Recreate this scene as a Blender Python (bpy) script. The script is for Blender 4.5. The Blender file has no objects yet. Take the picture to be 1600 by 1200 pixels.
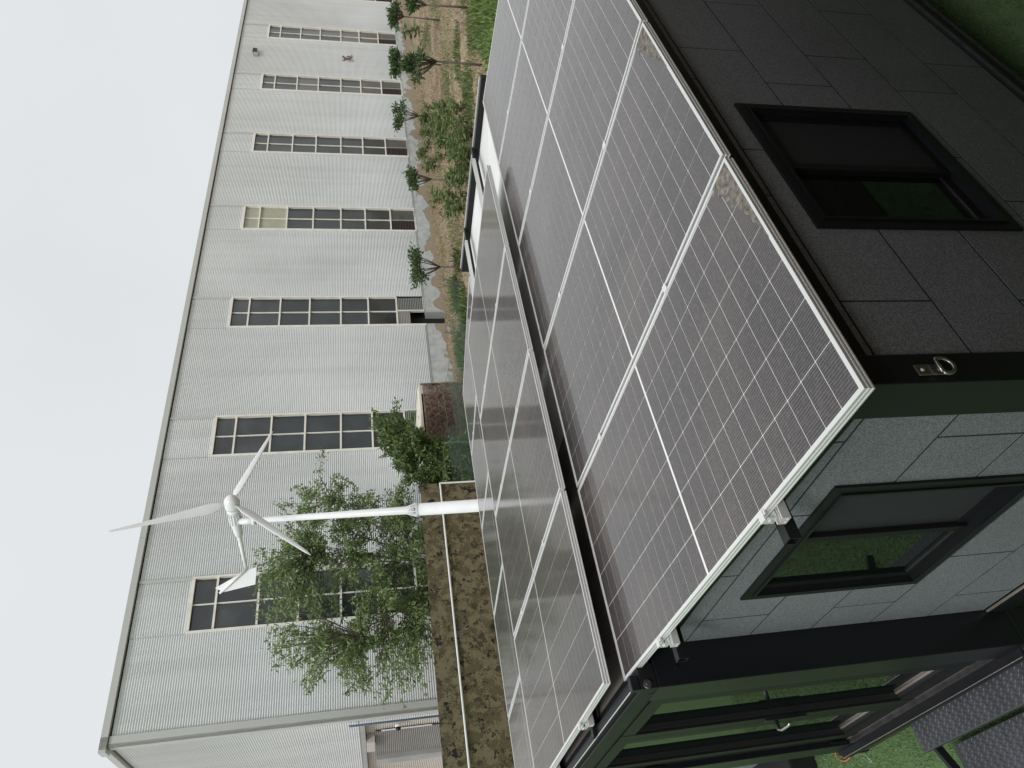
import bpy, bmesh, math, random
import numpy as np
from mathutils import Vector, Matrix
random.seed(7); rng = np.random.default_rng(7)
R_ = math.radians
scene = bpy.context.scene
COL = scene.collection

# ---------------------------------------------------------------- camera, world, sun
RC = np.array([[-0.14999174, -0.12975241, -0.98013611],
               [-0.75651837,  0.65331647,  0.02928381],
               [ 0.63653942,  0.74588330, -0.19615213]])
CC = np.array([-1.10155, -1.35539, 1.32943]); FC = 1130.374
cam = bpy.data.cameras.new('camera'); cam.lens = FC/1600*36.0; cam.sensor_width = 36
cam.clip_start = 0.05; cam.clip_end = 2000
co = bpy.data.objects.new('camera', cam); COL.objects.link(co)
m = Matrix.Identity(4)
for i in range(3):
    m[i][0] = RC[0][i]; m[i][1] = -RC[1][i]; m[i][2] = -RC[2][i]; m[i][3] = CC[i]
co.matrix_world = m
scene.camera = co

SUN_AZ = R_(225); SUN_EL = R_(50)           # azimuth measured from +X towards +Y
world = bpy.data.worlds.new('World'); scene.world = world; world.use_nodes = True
nt = world.node_tree; nt.nodes.clear()
wo = nt.nodes.new('ShaderNodeOutputWorld'); bg = nt.nodes.new('ShaderNodeBackground')
sk = nt.nodes.new('ShaderNodeTexSky'); sk.sky_type = 'NISHITA'; sk.sun_disc = False
sk.sun_elevation = SUN_EL; sk.sun_rotation = R_(90) - SUN_AZ
sk.air_density = 1.5; sk.dust_density = 4; sk.ozone_density = 1
hs = nt.nodes.new('ShaderNodeHueSaturation'); hs.inputs['Saturation'].default_value = 0.15
mx = nt.nodes.new('ShaderNodeMix'); mx.data_type = 'RGBA'; mx.inputs['Factor'].default_value = 0.93
# even cloud layer; brighter overhead as any overcast sky is
tc = nt.nodes.new('ShaderNodeTexCoord'); sp = nt.nodes.new('ShaderNodeSeparateXYZ')
mr = nt.nodes.new('ShaderNodeMapRange'); mr.inputs['From Min'].default_value = 0.0; mr.inputs['From Max'].default_value = 1.0
cl = nt.nodes.new('ShaderNodeMix'); cl.data_type = 'RGBA'
cl.inputs[6].default_value = (7.85, 8.15, 8.35, 1); cl.inputs[7].default_value = (16.0, 16.3, 16.6, 1)
pw = nt.nodes.new('ShaderNodeMath'); pw.operation = 'POWER'; pw.inputs[1].default_value = 4.5
L = nt.links.new
L(tc.outputs['Generated'], sp.inputs[0]); L(sp.outputs['Z'], mr.inputs['Value']); L(mr.outputs[0], pw.inputs[0]); L(pw.outputs[0], cl.inputs[0])
L(sk.outputs[0], hs.inputs['Color']); L(hs.outputs[0], mx.inputs[6]); L(cl.outputs[2], mx.inputs[7])
cn = nt.nodes.new('ShaderNodeTexNoise'); cn.inputs['Scale'].default_value = 2.2; cn.inputs['Detail'].default_value = 4
cm_ = nt.nodes.new('ShaderNodeMapRange'); cm_.inputs['From Min'].default_value = .3; cm_.inputs['From Max'].default_value = .7; cm_.inputs['To Min'].default_value = .965; cm_.inputs['To Max'].default_value = 1.035
cv = nt.nodes.new('ShaderNodeVectorMath'); cv.operation = 'SCALE'
L(tc.outputs['Generated'], cn.inputs['Vector']); L(cn.outputs['Fac'], cm_.inputs['Value']); L(mx.outputs[2], cv.inputs[0]); L(cm_.outputs[0], cv.inputs['Scale'])
L(cv.outputs[0], bg.inputs['Color']); bg.inputs['Strength'].default_value = 0.1
L(bg.outputs[0], wo.inputs[0])
sl = bpy.data.lights.new('sun', 'SUN'); sl.energy = 1.5; sl.angle = R_(14); sl.color = (1, .97, .92)
so = bpy.data.objects.new('sun', sl); COL.objects.link(so)
sd = Vector((math.cos(SUN_EL)*math.cos(SUN_AZ), math.cos(SUN_EL)*math.sin(SUN_AZ), math.sin(SUN_EL)))
so.rotation_euler = sd.to_track_quat('Z', 'Y').to_euler(); so.location = (0, 0, 30)
vs = scene.view_settings; vs.view_transform = 'Standard'; vs.look = 'None'; vs.exposure = 0; vs.gamma = 1; vs.use_curve_mapping = False

ZG = -2.6

# ---------------------------------------------------------------- helpers
def at(u, v, x=None, y=None, z=None):
    """where the sight line of a pixel of the 1600x1200 photo meets a world plane"""
    r = RC.T @ np.array([(u-800)/FC, (v-600)/FC, 1.0])
    if x is not None: t = (x-CC[0])/r[0]
    elif y is not None: t = (y-CC[1])/r[1]
    else: t = (z-CC[2])/r[2]
    return CC + r*t

def inp(b, names, val):
    for n in names:
        if n in b.inputs:
            b.inputs[n].default_value = val; return

def mat(name, col, rough=.6, metal=0., coat=0., coat_rough=.1, spec=None, noise=None, bump=None, mixcol=None, transl=0):
    """noise=(scale, contrast 0..1), mixcol = second colour, bump=(scale,strength,distance)"""
    M = bpy.data.materials.new(name); M.use_nodes = True
    n = M.node_tree; b = n.nodes['Principled BSDF']
    b.inputs['Base Color'].default_value = (*col, 1); b.inputs['Roughness'].default_value = rough
    b.inputs['Metallic'].default_value = metal
    b.inputs['Coat Weight'].default_value = coat; b.inputs['Coat Roughness'].default_value = coat_rough
    if spec is not None: b.inputs['Specular IOR Level'].default_value = spec
    geo = n.nodes.new('ShaderNodeNewGeometry')
    if noise:
        t = n.nodes.new('ShaderNodeTexNoise'); t.inputs['Scale'].default_value = noise[0]; t.inputs['Detail'].default_value = 6
        n.links.new(geo.outputs['Position'], t.inputs['Vector'])
        r = n.nodes.new('ShaderNodeValToRGB')
        w = noise[1]
        r.color_ramp.elements[0].position = .5-w/2; r.color_ramp.elements[1].position = .5+w/2
        c2 = mixcol or tuple(c*.6 for c in col)
        r.color_ramp.elements[0].color = (*c2, 1); r.color_ramp.elements[1].color = (*col, 1)
        n.links.new(t.outputs['Fac'], r.inputs['Fac']); n.links.new(r.outputs['Color'], b.inputs['Base Color'])
    if bump:
        t2 = n.nodes.new('ShaderNodeTexNoise'); t2.inputs['Scale'].default_value = bump[0]; t2.inputs['Detail'].default_value = 4
        n.links.new(geo.outputs['Position'], t2.inputs['Vector'])
        bp = n.nodes.new('ShaderNodeBump'); bp.inputs['Strength'].default_value = bump[1]; bp.inputs['Distance'].default_value = bump[2]
        n.links.new(t2.outputs['Fac'], bp.inputs['Height']); n.links.new(bp.outputs['Normal'], b.inputs['Normal'])
    return M

def leafmat(name, c1, c2, rough=.5, spec=.3):
    M = bpy.data.materials.new(name); M.use_nodes = True
    n = M.node_tree; b = n.nodes['Principled BSDF']; b.inputs['Roughness'].default_value = rough
    b.inputs['Specular IOR Level'].default_value = spec
    g = n.nodes.new('ShaderNodeNewGeometry'); r = n.nodes.new('ShaderNodeValToRGB')
    r.color_ramp.elements[0].color = (*c1, 1); r.color_ramp.elements[1].color = (*c2, 1)
    n.links.new(g.outputs['Random Per Island'], r.inputs['Fac'])
    n.links.new(r.outputs['Color'], b.inputs['Base Color'])
    tr = n.nodes.new('ShaderNodeBsdfTranslucent'); ms = n.nodes.new('ShaderNodeMixShader'); ms.inputs[0].default_value = .28
    n.links.new(r.outputs['Color'], tr.inputs['Color'])
    out = n.nodes['Material Output']
    n.links.new(b.outputs[0], ms.inputs[1]); n.links.new(tr.outputs[0], ms.inputs[2]); n.links.new(ms.outputs[0], out.inputs[0])
    return M

WP = {}   # world position of every created object (for parenting)
def link(o, parent=None, pos=(0, 0, 0)):
    COL.objects.link(o); pos = Vector(pos); WP[o.name] = pos
    if parent is not None:
        o.parent = parent; o.location = pos - WP[parent.name]
    else: o.location = pos
    return o
def empty(name, pos, label, cat, group=None):
    o = bpy.data.objects.new(name, None); link(o, None, pos); o.empty_display_size = .2
    o['label'] = label; o['category'] = cat
    if group: o['group'] = group
    return o
def tag(o, label, cat, group=None):
    o['label'] = label; o['category'] = cat
    if group: o['group'] = group
    return o
def kind(o, k): o['kind'] = k; return o
class MB:
    """collects faces in world coordinates"""
    def __init__(s): s.v = []; s.f = []; s.smooth = False
    def quad(s, a, b, c, d):
        i = len(s.v); s.v += [tuple(a), tuple(b), tuple(c), tuple(d)]; s.f.append((i, i+1, i+2, i+3))
    def box(s, a, b):
        x0, y0, z0 = [min(p, q) for p, q in zip(a, b)]; x1, y1, z1 = [max(p, q) for p, q in zip(a, b)]
        s.hexa([(x0,y0,z0),(x1,y0,z0),(x1,y1,z0),(x0,y1,z0),(x0,y0,z1),(x1,y0,z1),(x1,y1,z1),(x0,y1,z1)])
    def hexa(s, p):
        i = len(s.v); s.v += [tuple(q) for q in p]
        for f in ((0,3,2,1),(4,5,6,7),(0,1,5,4),(1,2,6,5),(2,3,7,6),(3,0,4,7)): s.f.append(tuple(i+k for k in f))
    def obox(s, o, ax, ay, az, r):
        o = np.array(o, float); ax, ay, az = [np.array(q, float) for q in (ax, ay, az)]
        (x0, x1), (y0, y1), (z0, z1) = r
        s.hexa([o+ax*x+ay*y+az*z for z in (z0, z1) for x, y in ((x0,y0),(x1,y0),(x1,y1),(x0,y1))])
    def tube(s, pts, rad, seg=8, cap=True, squash=None):
        pts = [Vector(p) for p in pts]
        if not hasattr(rad, '__len__'): rad = [rad]*len(pts)
        base = len(s.v); up = None
        for i, p in enumerate(pts):
            d = (pts[min(i+1, len(pts)-1)]-pts[max(i-1, 0)])
            d = d.normalized() if d.length > 1e-9 else Vector((0, 0, 1))
            if up is None:
                up = d.cross(Vector((.3, .2, 1))); up = up.normalized() if up.length > 1e-6 else Vector((1, 0, 0))
            up = (up - d*up.dot(d)).normalized(); w = d.cross(up)
            for k in range(seg):
                a = 2*math.pi*k/seg; s.v.append(tuple(p + (up*math.cos(a)+w*math.sin(a))*rad[i]))
        for i in range(len(pts)-1):
            for k in range(seg):
                a = base+i*seg+k; b = base+i*seg+(k+1) % seg
                s.f.append((a, b, b+seg, a+seg))
        if cap:
            s.f.append(tuple(base+k for k in reversed(range(seg)))); e = base+(len(pts)-1)*seg
            s.f.append(tuple(e+k for k in range(seg)))
    def mesh(s, name, m, off=(0, 0, 0)):
        me = bpy.data.meshes.new(name); off = np.array(off, float)
        vv = np.array(s.v, float)-off
        me.from_pydata(vv.tolist(), [], s.f); 
        if m: me.materials.append(m)
        if s.smooth: me.polygons.foreach_set('use_smooth', [True]*len(me.polygons))
        me.update(); return me
    def build(s, name, m, parent=None, pos=None, bevel=0):
        vv = np.array(s.v, float)
        if pos is None:
            pos = (vv.min(0)+vv.max(0))/2
            if parent is None: pos[2] = vv[:, 2].min()
        me = s.mesh(name, m, pos); o = bpy.data.objects.new(name, me); link(o, parent, pos)
        if bevel:
            bm = bmesh.new(); bm.from_mesh(me)
            bmesh.ops.recalc_face_normals(bm, faces=bm.faces)
            bmesh.ops.bevel(bm, geom=list(bm.edges), offset=bevel, segments=2, affect='EDGES', profile=.5)
            bm.to_mesh(me); bm.free()
        return o
def fast_mesh(name, V, F, m):
    """V (n,3), F (k,4) or (k,3) numpy"""
    me = bpy.data.meshes.new(name); n = F.shape[1]
    me.vertices.add(len(V)); me.vertices.foreach_set('co', V.astype(np.float32).ravel())
    me.loops.add(F.size); me.loops.foreach_set('vertex_index', F.astype(np.int32).ravel())
    me.polygons.add(len(F)); me.polygons.foreach_set('loop_start', np.arange(0, F.size, n, dtype=np.int32))
    me.update(calc_edges=True); me.materials.append(m); return me
def leaf_cloud(centers, dirs, length, width, jitter=.5, droop=0):
    """folded lozenge leaves, 4 verts 1 quad each; centers (n,3) dirs (n,3)"""
    n = len(centers)
    d = dirs + rng.normal(0, jitter, (n, 3)); d[:, 2] -= droop; d /= np.linalg.norm(d, axis=1)[:, None]
    w = rng.normal(0, 1, (n, 3)); w -= (w*d).sum(1)[:, None]*d; w /= np.linalg.norm(w, axis=1)[:, None]
    ln = length*rng.uniform(.65, 1.3, n)[:, None]; wd = width*rng.uniform(.7, 1.25, n)[:, None]
    up = np.cross(d, w)
    a = centers; b = centers+d*ln*.45+w*wd*.5+up*wd*.15; c = centers+d*ln; e = centers+d*ln*.45-w*wd*.5+up*wd*.15
    V = np.stack([a, b, c, e], 1).reshape(-1, 3); F = np.arange(n*4).reshape(-1, 4)
    return V, F

# ---------------------------------------------------------------- materials
M = {}
M['sheet'] = mat('pale_ribbed_sheet', (.76, .785, .80), .5, noise=(.35, .5), mixcol=(.70, .725, .74))
def sheetmat():
    Mm = mat('pale_ribbed_sheet', (.74, .765, .775), .5)
    n = Mm.node_tree; b = n.nodes['Principled BSDF']; g = n.nodes.new('ShaderNodeNewGeometry')
    def nz_(scale, stretch):
        mp = n.nodes.new('ShaderNodeMapping'); mp.inputs['Scale'].default_value = stretch; n.links.new(g.outputs['Position'], mp.inputs['Vector'])
        t = n.nodes.new('ShaderNodeTexNoise'); t.inputs['Scale'].default_value = scale; t.inputs['Detail'].default_value = 6; n.links.new(mp.outputs[0], t.inputs['Vector']); return t.outputs['Fac']
    def rng_(f, a, b_, c, d):
        q = n.nodes.new('ShaderNodeMapRange'); q.inputs['From Min'].default_value = a; q.inputs['From Max'].default_value = b_
        q.inputs['To Min'].default_value = c; q.inputs['To Max'].default_value = d; n.links.new(f, q.inputs['Value']); return q.outputs[0]
    st = rng_(nz_(1.6, (1.4, 1.4, .06)), .45, .75, 1.0, .91)        # rain streaks
    bl = rng_(nz_(.28, (1, 1, .7)), .3, .7, .92, 1.04)              # broad weathering
    sp2 = n.nodes.new('ShaderNodeSeparateXYZ'); n.links.new(g.outputs['Position'], sp2.inputs[0])
    lo = rng_(sp2.outputs['Z'], -1.6, .4, .88, 1.0)                 # splash dirt near the plinth
    m1 = n.nodes.new('ShaderNodeMath'); m1.operation = 'MULTIPLY'; n.links.new(st, m1.inputs[0]); n.links.new(bl, m1.inputs[1])
    m2 = n.nodes.new('ShaderNodeMath'); m2.operation = 'MULTIPLY'; n.links.new(m1.outputs[0], m2.inputs[0]); n.links.new(lo, m2.inputs[1])
    v = n.nodes.new('ShaderNodeVectorMath'); v.operation = 'SCALE'; v.inputs[0].default_value = (.74, .765, .775); n.links.new(m2.outputs[0], v.inputs['Scale'])
    n.links.new(v.outputs[0], b.inputs['Base Color']); return Mm
M['sheet'] = sheetmat()
M['sheet_brownish'] = mat('brownish_ribbed_sheet', (.66, .61, .55), .5, noise=(.8, .6), mixcol=(.50, .47, .43))  # darker, browner mottled tone for the recessed end-wall sheet
M['shutter'] = mat('grey_shutter', (.30, .29, .28), .5, noise=(.8, .6), mixcol=(.22, .215, .21))
M['trim'] = mat('flashing', (.52, .53, .51), .45, noise=(.5, .6), mixcol=(.46, .47, .455))
M['winframe'] = mat('pale_window_frame', (.84, .83, .78), .5, noise=(3, .5), mixcol=(.70, .68, .62))
M['concrete'] = mat('grey_concrete', (.40, .415, .41), .85, noise=(1.1, .5), mixcol=(.30, .31, .31), bump=(12, .5, .02))
M['black'] = mat('black_steel_paint', (.016, .016, .018), .42, spec=.21, noise=(6, .8), mixcol=(.008, .009, .010))
M['blackgloss'] = mat('black_gloss_paint', (.009, .010, .013), .34, spec=.30)
M['sill'] = mat('worn_dark_metal', (.09, .09, .095), .38, metal=.6, noise=(14, .5), mixcol=(.05, .045, .042))
M['bright'] = mat('bright_edge_aluminium', (.62, .56, .50), .35, metal=.8)
M['alu'] = mat('anodised_aluminium', (.74, .75, .74), .38, metal=.35)
M['steel'] = mat('brushed_steel', (.42, .41, .39), .28, metal=1.0)
M['whitepaint'] = mat('white_paint', (.80, .81, .82), .35, noise=(8, .4), mixcol=(.74, .75, .76))
M['backsheet'] = mat('white_backsheet', (.78, .77, .75), .4, coat=.8, coat_rough=.1)
M['roofwhite'] = mat('white_roof_sheet', (.74, .75, .74), .6, noise=(2.5, .5), mixcol=(.6, .6, .58))
M['roofboard'] = mat('weathered_roof_board', (.17, .155, .14), .75, noise=(5, .5), mixcol=(.09, .085, .08), bump=(30, .4, .004))
M['dust'] = mat('dried_dust', (.30, .27, .22), .95, noise=(38, .35), mixcol=(.09, .085, .08), bump=(90, .8, .004))
M['bark'] = mat('grey_bark', (.16, .13, .11), .9, noise=(14, .5), mixcol=(.09, .07, .06), bump=(30, .6, .01))
M['bark_brown'] = mat('brown_bark', (.15, .095, .065), .9, noise=(14, .5), mixcol=(.09, .06, .045))
M['net'] = mat('green_wire_net', (.12, .19, .15), .6)
M['twig'] = mat('dead_vine_twigs', (.34, .25, .20), .9, noise=(9, .6), mixcol=(.19, .13, .10))
M['shedroof'] = mat('cream_shed_roof', (.74, .71, .62), .7, noise=(1.5, .5), mixcol=(.66, .62, .52))
M['rust'] = mat('rust', (.17, .105, .07), .9)
M['darkin'] = mat('joint_and_unlit_black', (.012, .014, .016), .9)  # near-black: shade of unlit depths put into the colour, also joint filler
M['pipeblue'] = mat('blue_pipe_paint', (.13, .20, .30), .5)
M['greybox'] = mat('grey_enclosure', (.50, .48, .44), .5)
M['orange'] = mat('orange_cable_sheath', (.72, .17, .06), .5)
M['red'] = mat('red_cable_sheath', (.5, .03, .03), .5)
M['plank'] = mat('dark_brown_plank', (.22, .155, .125), .5, noise=(3, .7), mixcol=(.15, .105, .085))
M['plankgap'] = mat('pale_joint_strip', (.40, .38, .36), .6)
M['plate'] = mat('chequer_plate', (.10, .105, .12), .48, metal=.45, noise=(6, .6), mixcol=(.06, .063, .07))
M['caseblack'] = mat('matt_black_plastic', (.015, .015, .017), .5)

def glassmat(name, col, rough=.03, coat=1.0):
    return mat(name, col, .35, coat=coat, coat_rough=rough, spec=.5)
M['pane_dark'] = mat('dark_window_glass', (.022, .032, .034), .35, coat=.8, coat_rough=.04, noise=(.8, .3), mixcol=(.005, .009, .011))  # colour noise stands in for soft reflections of trees
M['pane_green'] = glassmat('greenish_window_glass', (.055, .065, .058), .06)
M['pane_brown'] = glassmat('brownish_window_glass', (.075, .073, .062), .08)
M['pane_grey'] = mat('grey_window_glass', (.048, .054, .055), .35, coat=.8, coat_rough=.03, noise=(.7, .22), mixcol=(.014, .018, .020))  # mottled base colour paints soft tree reflections into the glass
M['pane_cream'] = mat('papered_over_glass', (.42, .42, .31), .5, coat=.5, noise=(2.2, .6), mixcol=(.30, .32, .23))
M['house_glass'] = mat('tinted_window_glass', (.003, .006, .005), .02, spec=.45)
M['screen'] = mat('insect_screen', (.018, .02, .024), .75, noise=(60, .6), mixcol=(.012, .014, .017))
M['louvre'] = mat('dark_louvre_blades', (.05, .035, .035), .6)
M['louvre_grey'] = mat('grey_louvre_blades', (.24, .25, .23), .6)

# cladding of the container house: charcoal board with a grainy face
def cladmat():
    Mm = mat('charcoal_grained_board', (.105, .118, .125), .62, spec=.35)
    n = Mm.node_tree; b = n.nodes['Principled BSDF']; g = n.nodes.new('ShaderNodeNewGeometry')
    t = n.nodes.new('ShaderNodeTexNoise'); t.inputs['Scale'].default_value = 235; t.inputs['Detail'].default_value = 1.5
    t3 = n.nodes.new('ShaderNodeTexNoise'); t3.inputs['Scale'].default_value = 2.2; t3.inputs['Detail'].default_value = 3
    n.links.new(g.outputs['Position'], t.inputs['Vector']); n.links.new(g.outputs['Position'], t3.inputs['Vector'])
    r = n.nodes.new('ShaderNodeValToRGB'); r.color_ramp.elements[0].position = .40; r.color_ramp.elements[1].position = .62
    r.color_ramp.elements[0].color = (.108, .119, .128, 1); r.color_ramp.elements[1].color = (.225, .244, .260, 1)
    n.links.new(t.outputs['Fac'], r.inputs['Fac'])
    r3 = n.nodes.new('ShaderNodeMapRange'); r3.inputs['To Min'].default_value = .85; r3.inputs['To Max'].default_value = 1.12
    n.links.new(t3.outputs['Fac'], r3.inputs['Value'])
    mm = n.nodes.new('ShaderNodeVectorMath'); mm.operation = 'SCALE'
    n.links.new(r.outputs['Color'], mm.inputs[0]); n.links.new(r3.outputs[0], mm.inputs['Scale'])
    n.links.new(mm.outputs[0], b.inputs['Base Color'])
    bp = n.nodes.new('ShaderNodeBump'); bp.inputs['Strength'].default_value = .3; bp.inputs['Distance'].default_value = .001
    n.links.new(t.outputs['Fac'], bp.inputs['Height']); n.links.new(bp.outputs['Normal'], b.inputs['Normal'])
    return Mm
M['clad'] = cladmat()

def cellmat():
    Mm = bpy.data.materials.new('dusty_solar_cell'); Mm.use_nodes = True
    n = Mm.node_tree; b = n.nodes['Principled BSDF']; g = n.nodes.new('ShaderNodeNewGeometry')
    t = n.nodes.new('ShaderNodeTexCoord'); s = n.nodes.new('ShaderNodeSeparateXYZ'); n.links.new(t.outputs['Object'], s.inputs[0])
    def math_(op, a, bb):
        q = n.nodes.new('ShaderNodeMath'); q.operation = op
        for k, w in enumerate((a, bb)):
            if w is None: continue
            if hasattr(w, 'is_linked') or hasattr(w, 'links'): n.links.new(w, q.inputs[k])
            else: q.inputs[k].default_value = w
        return q.outputs[0]
    x = math_('MULTIPLY', s.outputs['X'], 1/.0112); x = math_('FRACT', x, None); x = math_('SUBTRACT', x, .5); x = math_('ABSOLUTE', x, None)
    stripe = math_('LESS_THAN', x, .058)
    m1 = n.nodes.new('ShaderNodeMix'); m1.data_type = 'RGBA'
    m1.inputs[6].default_value = (.010, .010, .018, 1); m1.inputs[7].default_value = (.17, .165, .175, 1)
    n.links.new(stripe, m1.inputs[0])
    # dust film: broad patches, fine speckle
    n1 = n.nodes.new('ShaderNodeTexNoise'); n1.inputs['Scale'].default_value = 1.6; n1.inputs['Detail'].default_value = 5
    n2 = n.nodes.new('ShaderNodeTexNoise'); n2.inputs['Scale'].default_value = 75; n2.inputs['Detail'].default_value = 3
    n3 = n.nodes.new('ShaderNodeTexVoronoi'); n3.inputs['Scale'].default_value = 42
    for q in (n1, n2, n3): n.links.new(g.outputs['Position'], q.inputs['Vector'])
    a1 = n.nodes.new('ShaderNodeMapRange'); a1.inputs['From Min'].default_value = .3; a1.inputs['From Max'].default_value = .7
    a1.inputs['To Min'].default_value = .0; a1.inputs['To Max'].default_value = .12; n.links.new(n1.outputs['Fac'], a1.inputs['Value'])
    a2 = n.nodes.new('ShaderNodeMapRange'); a2.inputs['From Min'].default_value = .45; a2.inputs['From Max'].default_value = .75
    a2.inputs['To Min'].default_value = 0; a2.inputs['To Max'].default_value = .14; n.links.new(n2.outputs['Fac'], a2.inputs['Value'])
    a3 = n.nodes.new('ShaderNodeMapRange'); a3.inputs['From Min'].default_value = .0; a3.inputs['From Max'].default_value = .16
    a3.inputs['To Min'].default_value = .34; a3.inputs['To Max'].default_value = 0; n.links.new(n3.outputs['Distance'], a3.inputs['Value'])
    # only some of the specks
    n4 = n.nodes.new('ShaderNodeTexNoise'); n4.inputs['Scale'].default_value = 9; n.links.new(g.outputs['Position'], n4.inputs['Vector'])
    gate = math_('GREATER_THAN', n4.outputs['Fac'], .55); spk = math_('MULTIPLY', a3.outputs[0], gate)
    f = math_('ADD', math_('ADD', a1.outputs[0], a2.outputs[0]), spk)
    m2 = n.nodes.new('ShaderNodeMix'); m2.data_type = 'RGBA'; m2.inputs[7].default_value = (.38, .32, .26, 1)
    n.links.new(f, m2.inputs[0]); n.links.new(m1.outputs[2], m2.inputs[6]); n.links.new(m2.outputs[2], b.inputs['Base Color'])
    b.inputs['Roughness'].default_value = .45; b.inputs['Coat Weight'].default_value = 1
    b.inputs['Coat IOR'].default_value = 1.40; b.inputs['Specular IOR Level'].default_value = .3; b.inputs['Coat Tint'].default_value = (1, .97, .94, 1)
    cr = n.nodes.new('ShaderNodeMapRange'); cr.inputs['To Min'].default_value = .05; cr.inputs['To Max'].default_value = .13
    n.links.new(n1.outputs['Fac'], cr.inputs['Value']); n.links.new(cr.outputs[0], b.inputs['Coat Roughness'])
    return Mm
M['cell'] = cellmat()

def camo():
    Mm = bpy.data.materials.new('camouflage_cloth'); Mm.use_nodes = True
    n = Mm.node_tree; b = n.nodes['Principled BSDF']; b.inputs['Roughness'].default_value = .9; b.inputs['Specular IOR Level'].default_value = .1
    g = n.nodes.new('ShaderNodeNewGeometry')
    prev = None; base = (.165, .140, .086, 1)
    for sc, th, colr, off in ((3.6, .50, (.105, .088, .053), 3.1), (4.6, .57, (.062, .050, .035), 9.7), (3.1, .595, (.026, .024, .025), 21.3)):
        # pixel-like blotches as printed on the cloth
        sn = n.nodes.new('ShaderNodeVectorMath'); sn.operation = 'SNAP'; sn.inputs[1].default_value = (.022, .022, .022)
        ad = n.nodes.new('ShaderNodeVectorMath'); ad.operation = 'ADD'; ad.inputs[1].default_value = (off, off*.3, off*.7)
        t = n.nodes.new('ShaderNodeTexNoise'); t.inputs['Scale'].default_value = sc; t.inputs['Detail'].default_value = 6; t.inputs['Roughness'].default_value = .72
        n.links.new(g.outputs['Position'], sn.inputs[0]); n.links.new(sn.outputs[0], ad.inputs[0]); n.links.new(ad.outputs[0], t.inputs['Vector'])
        c = n.nodes.new('ShaderNodeMath'); c.operation = 'GREATER_THAN'; c.inputs[1].default_value = th
        n.links.new(t.outputs['Fac'], c.inputs[0])
        mxx = n.nodes.new('ShaderNodeMix'); mxx.data_type = 'RGBA'; mxx.inputs[7].default_value = (*colr, 1)
        if prev is None: mxx.inputs[6].default_value = base
        else: n.links.new(prev, mxx.inputs[6])
        n.links.new(c.outputs[0], mxx.inputs[0]); prev = mxx.outputs[2]
    n.links.new(prev, b.inputs['Base Color']); return Mm
M['camo'] = camo()

def plinthmat():
    """grey render that has flaked off to bare brown below a ragged line"""
    Mm = bpy.data.materials.new('flaking_plinth_render'); Mm.use_nodes = True
    n = Mm.node_tree; b = n.nodes['Principled BSDF']; b.inputs['Roughness'].default_value = .9
    g = n.nodes.new('ShaderNodeNewGeometry'); s = n.nodes.new('ShaderNodeSeparateXYZ'); n.links.new(g.outputs['Position'], s.inputs[0])
    t = n.nodes.new('ShaderNodeTexNoise'); t.inputs['Scale'].default_value = .9; t.inputs['Detail'].default_value = 7; n.links.new(g.outputs['Position'], t.inputs['Vector'])
    h = n.nodes.new('ShaderNodeMapRange'); h.inputs['From Min'].default_value = -2.65; h.inputs['From Max'].default_value = -1.55
    h.inputs['To Min'].default_value = .28; h.inputs['To Max'].default_value = -.16; n.links.new(s.outputs['Z'], h.inputs['Value'])
    hx = n.nodes.new('ShaderNodeMapRange'); hx.inputs['From Min'].default_value = 20; hx.inputs['From Max'].default_value = 55
    hx.inputs['To Min'].default_value = -.10; hx.inputs['To Max'].default_value = .10; n.links.new(s.outputs['X'], hx.inputs['Value'])
    a = n.nodes.new('ShaderNodeMath'); a.operation = 'ADD'; n.links.new(t.outputs['Fac'], a.inputs[0]); n.links.new(h.outputs[0], a.inputs[1])
    a2 = n.nodes.new('ShaderNodeMath'); a2.operation = 'ADD'; n.links.new(a.outputs[0], a2.inputs[0]); n.links.new(hx.outputs[0], a2.inputs[1])
    c = n.nodes.new('ShaderNodeMath'); c.operation = 'GREATER_THAN'; c.inputs[1].default_value = .57; n.links.new(a2.outputs[0], c.inputs[0])
    t2 = n.nodes.new('ShaderNodeTexNoise'); t2.inputs['Scale'].default_value = 3; t2.inputs['Detail'].default_value = 6; n.links.new(g.outputs['Position'], t2.inputs['Vector'])
    r1 = n.nodes.new('ShaderNodeValToRGB'); r1.color_ramp.elements[0].position = .3; r1.color_ramp.elements[1].position = .7
    r1.color_ramp.elements[0].color = (.36, .38, .38, 1); r1.color_ramp.elements[1].color = (.52, .54, .54, 1); n.links.new(t2.outputs['Fac'], r1.inputs['Fac'])
    r2 = n.nodes.new('ShaderNodeValToRGB'); r2.color_ramp.elements[0].color = (.25, .20, .14, 1); r2.color_ramp.elements[1].color = (.36, .30, .22, 1); n.links.new(t2.outputs['Fac'], r2.inputs['Fac'])
    mxx = n.nodes.new('ShaderNodeMix'); mxx.data_type = 'RGBA'; n.links.new(c.outputs[0], mxx.inputs[0]); n.links.new(r1.outputs[0], mxx.inputs[6]); n.links.new(r2.outputs[0], mxx.inputs[7])
    n.links.new(mxx.outputs[2], b.inputs['Base Color'])
    bp = n.nodes.new('ShaderNodeBump'); bp.inputs['Strength'].default_value = .8; bp.inputs['Distance'].default_value = .02; bp.invert = True
    n.links.new(c.outputs[0], bp.inputs['Height']); n.links.new(bp.outputs[0], b.inputs['Normal'])
    return Mm
M['plinth'] = plinthmat()

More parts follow.
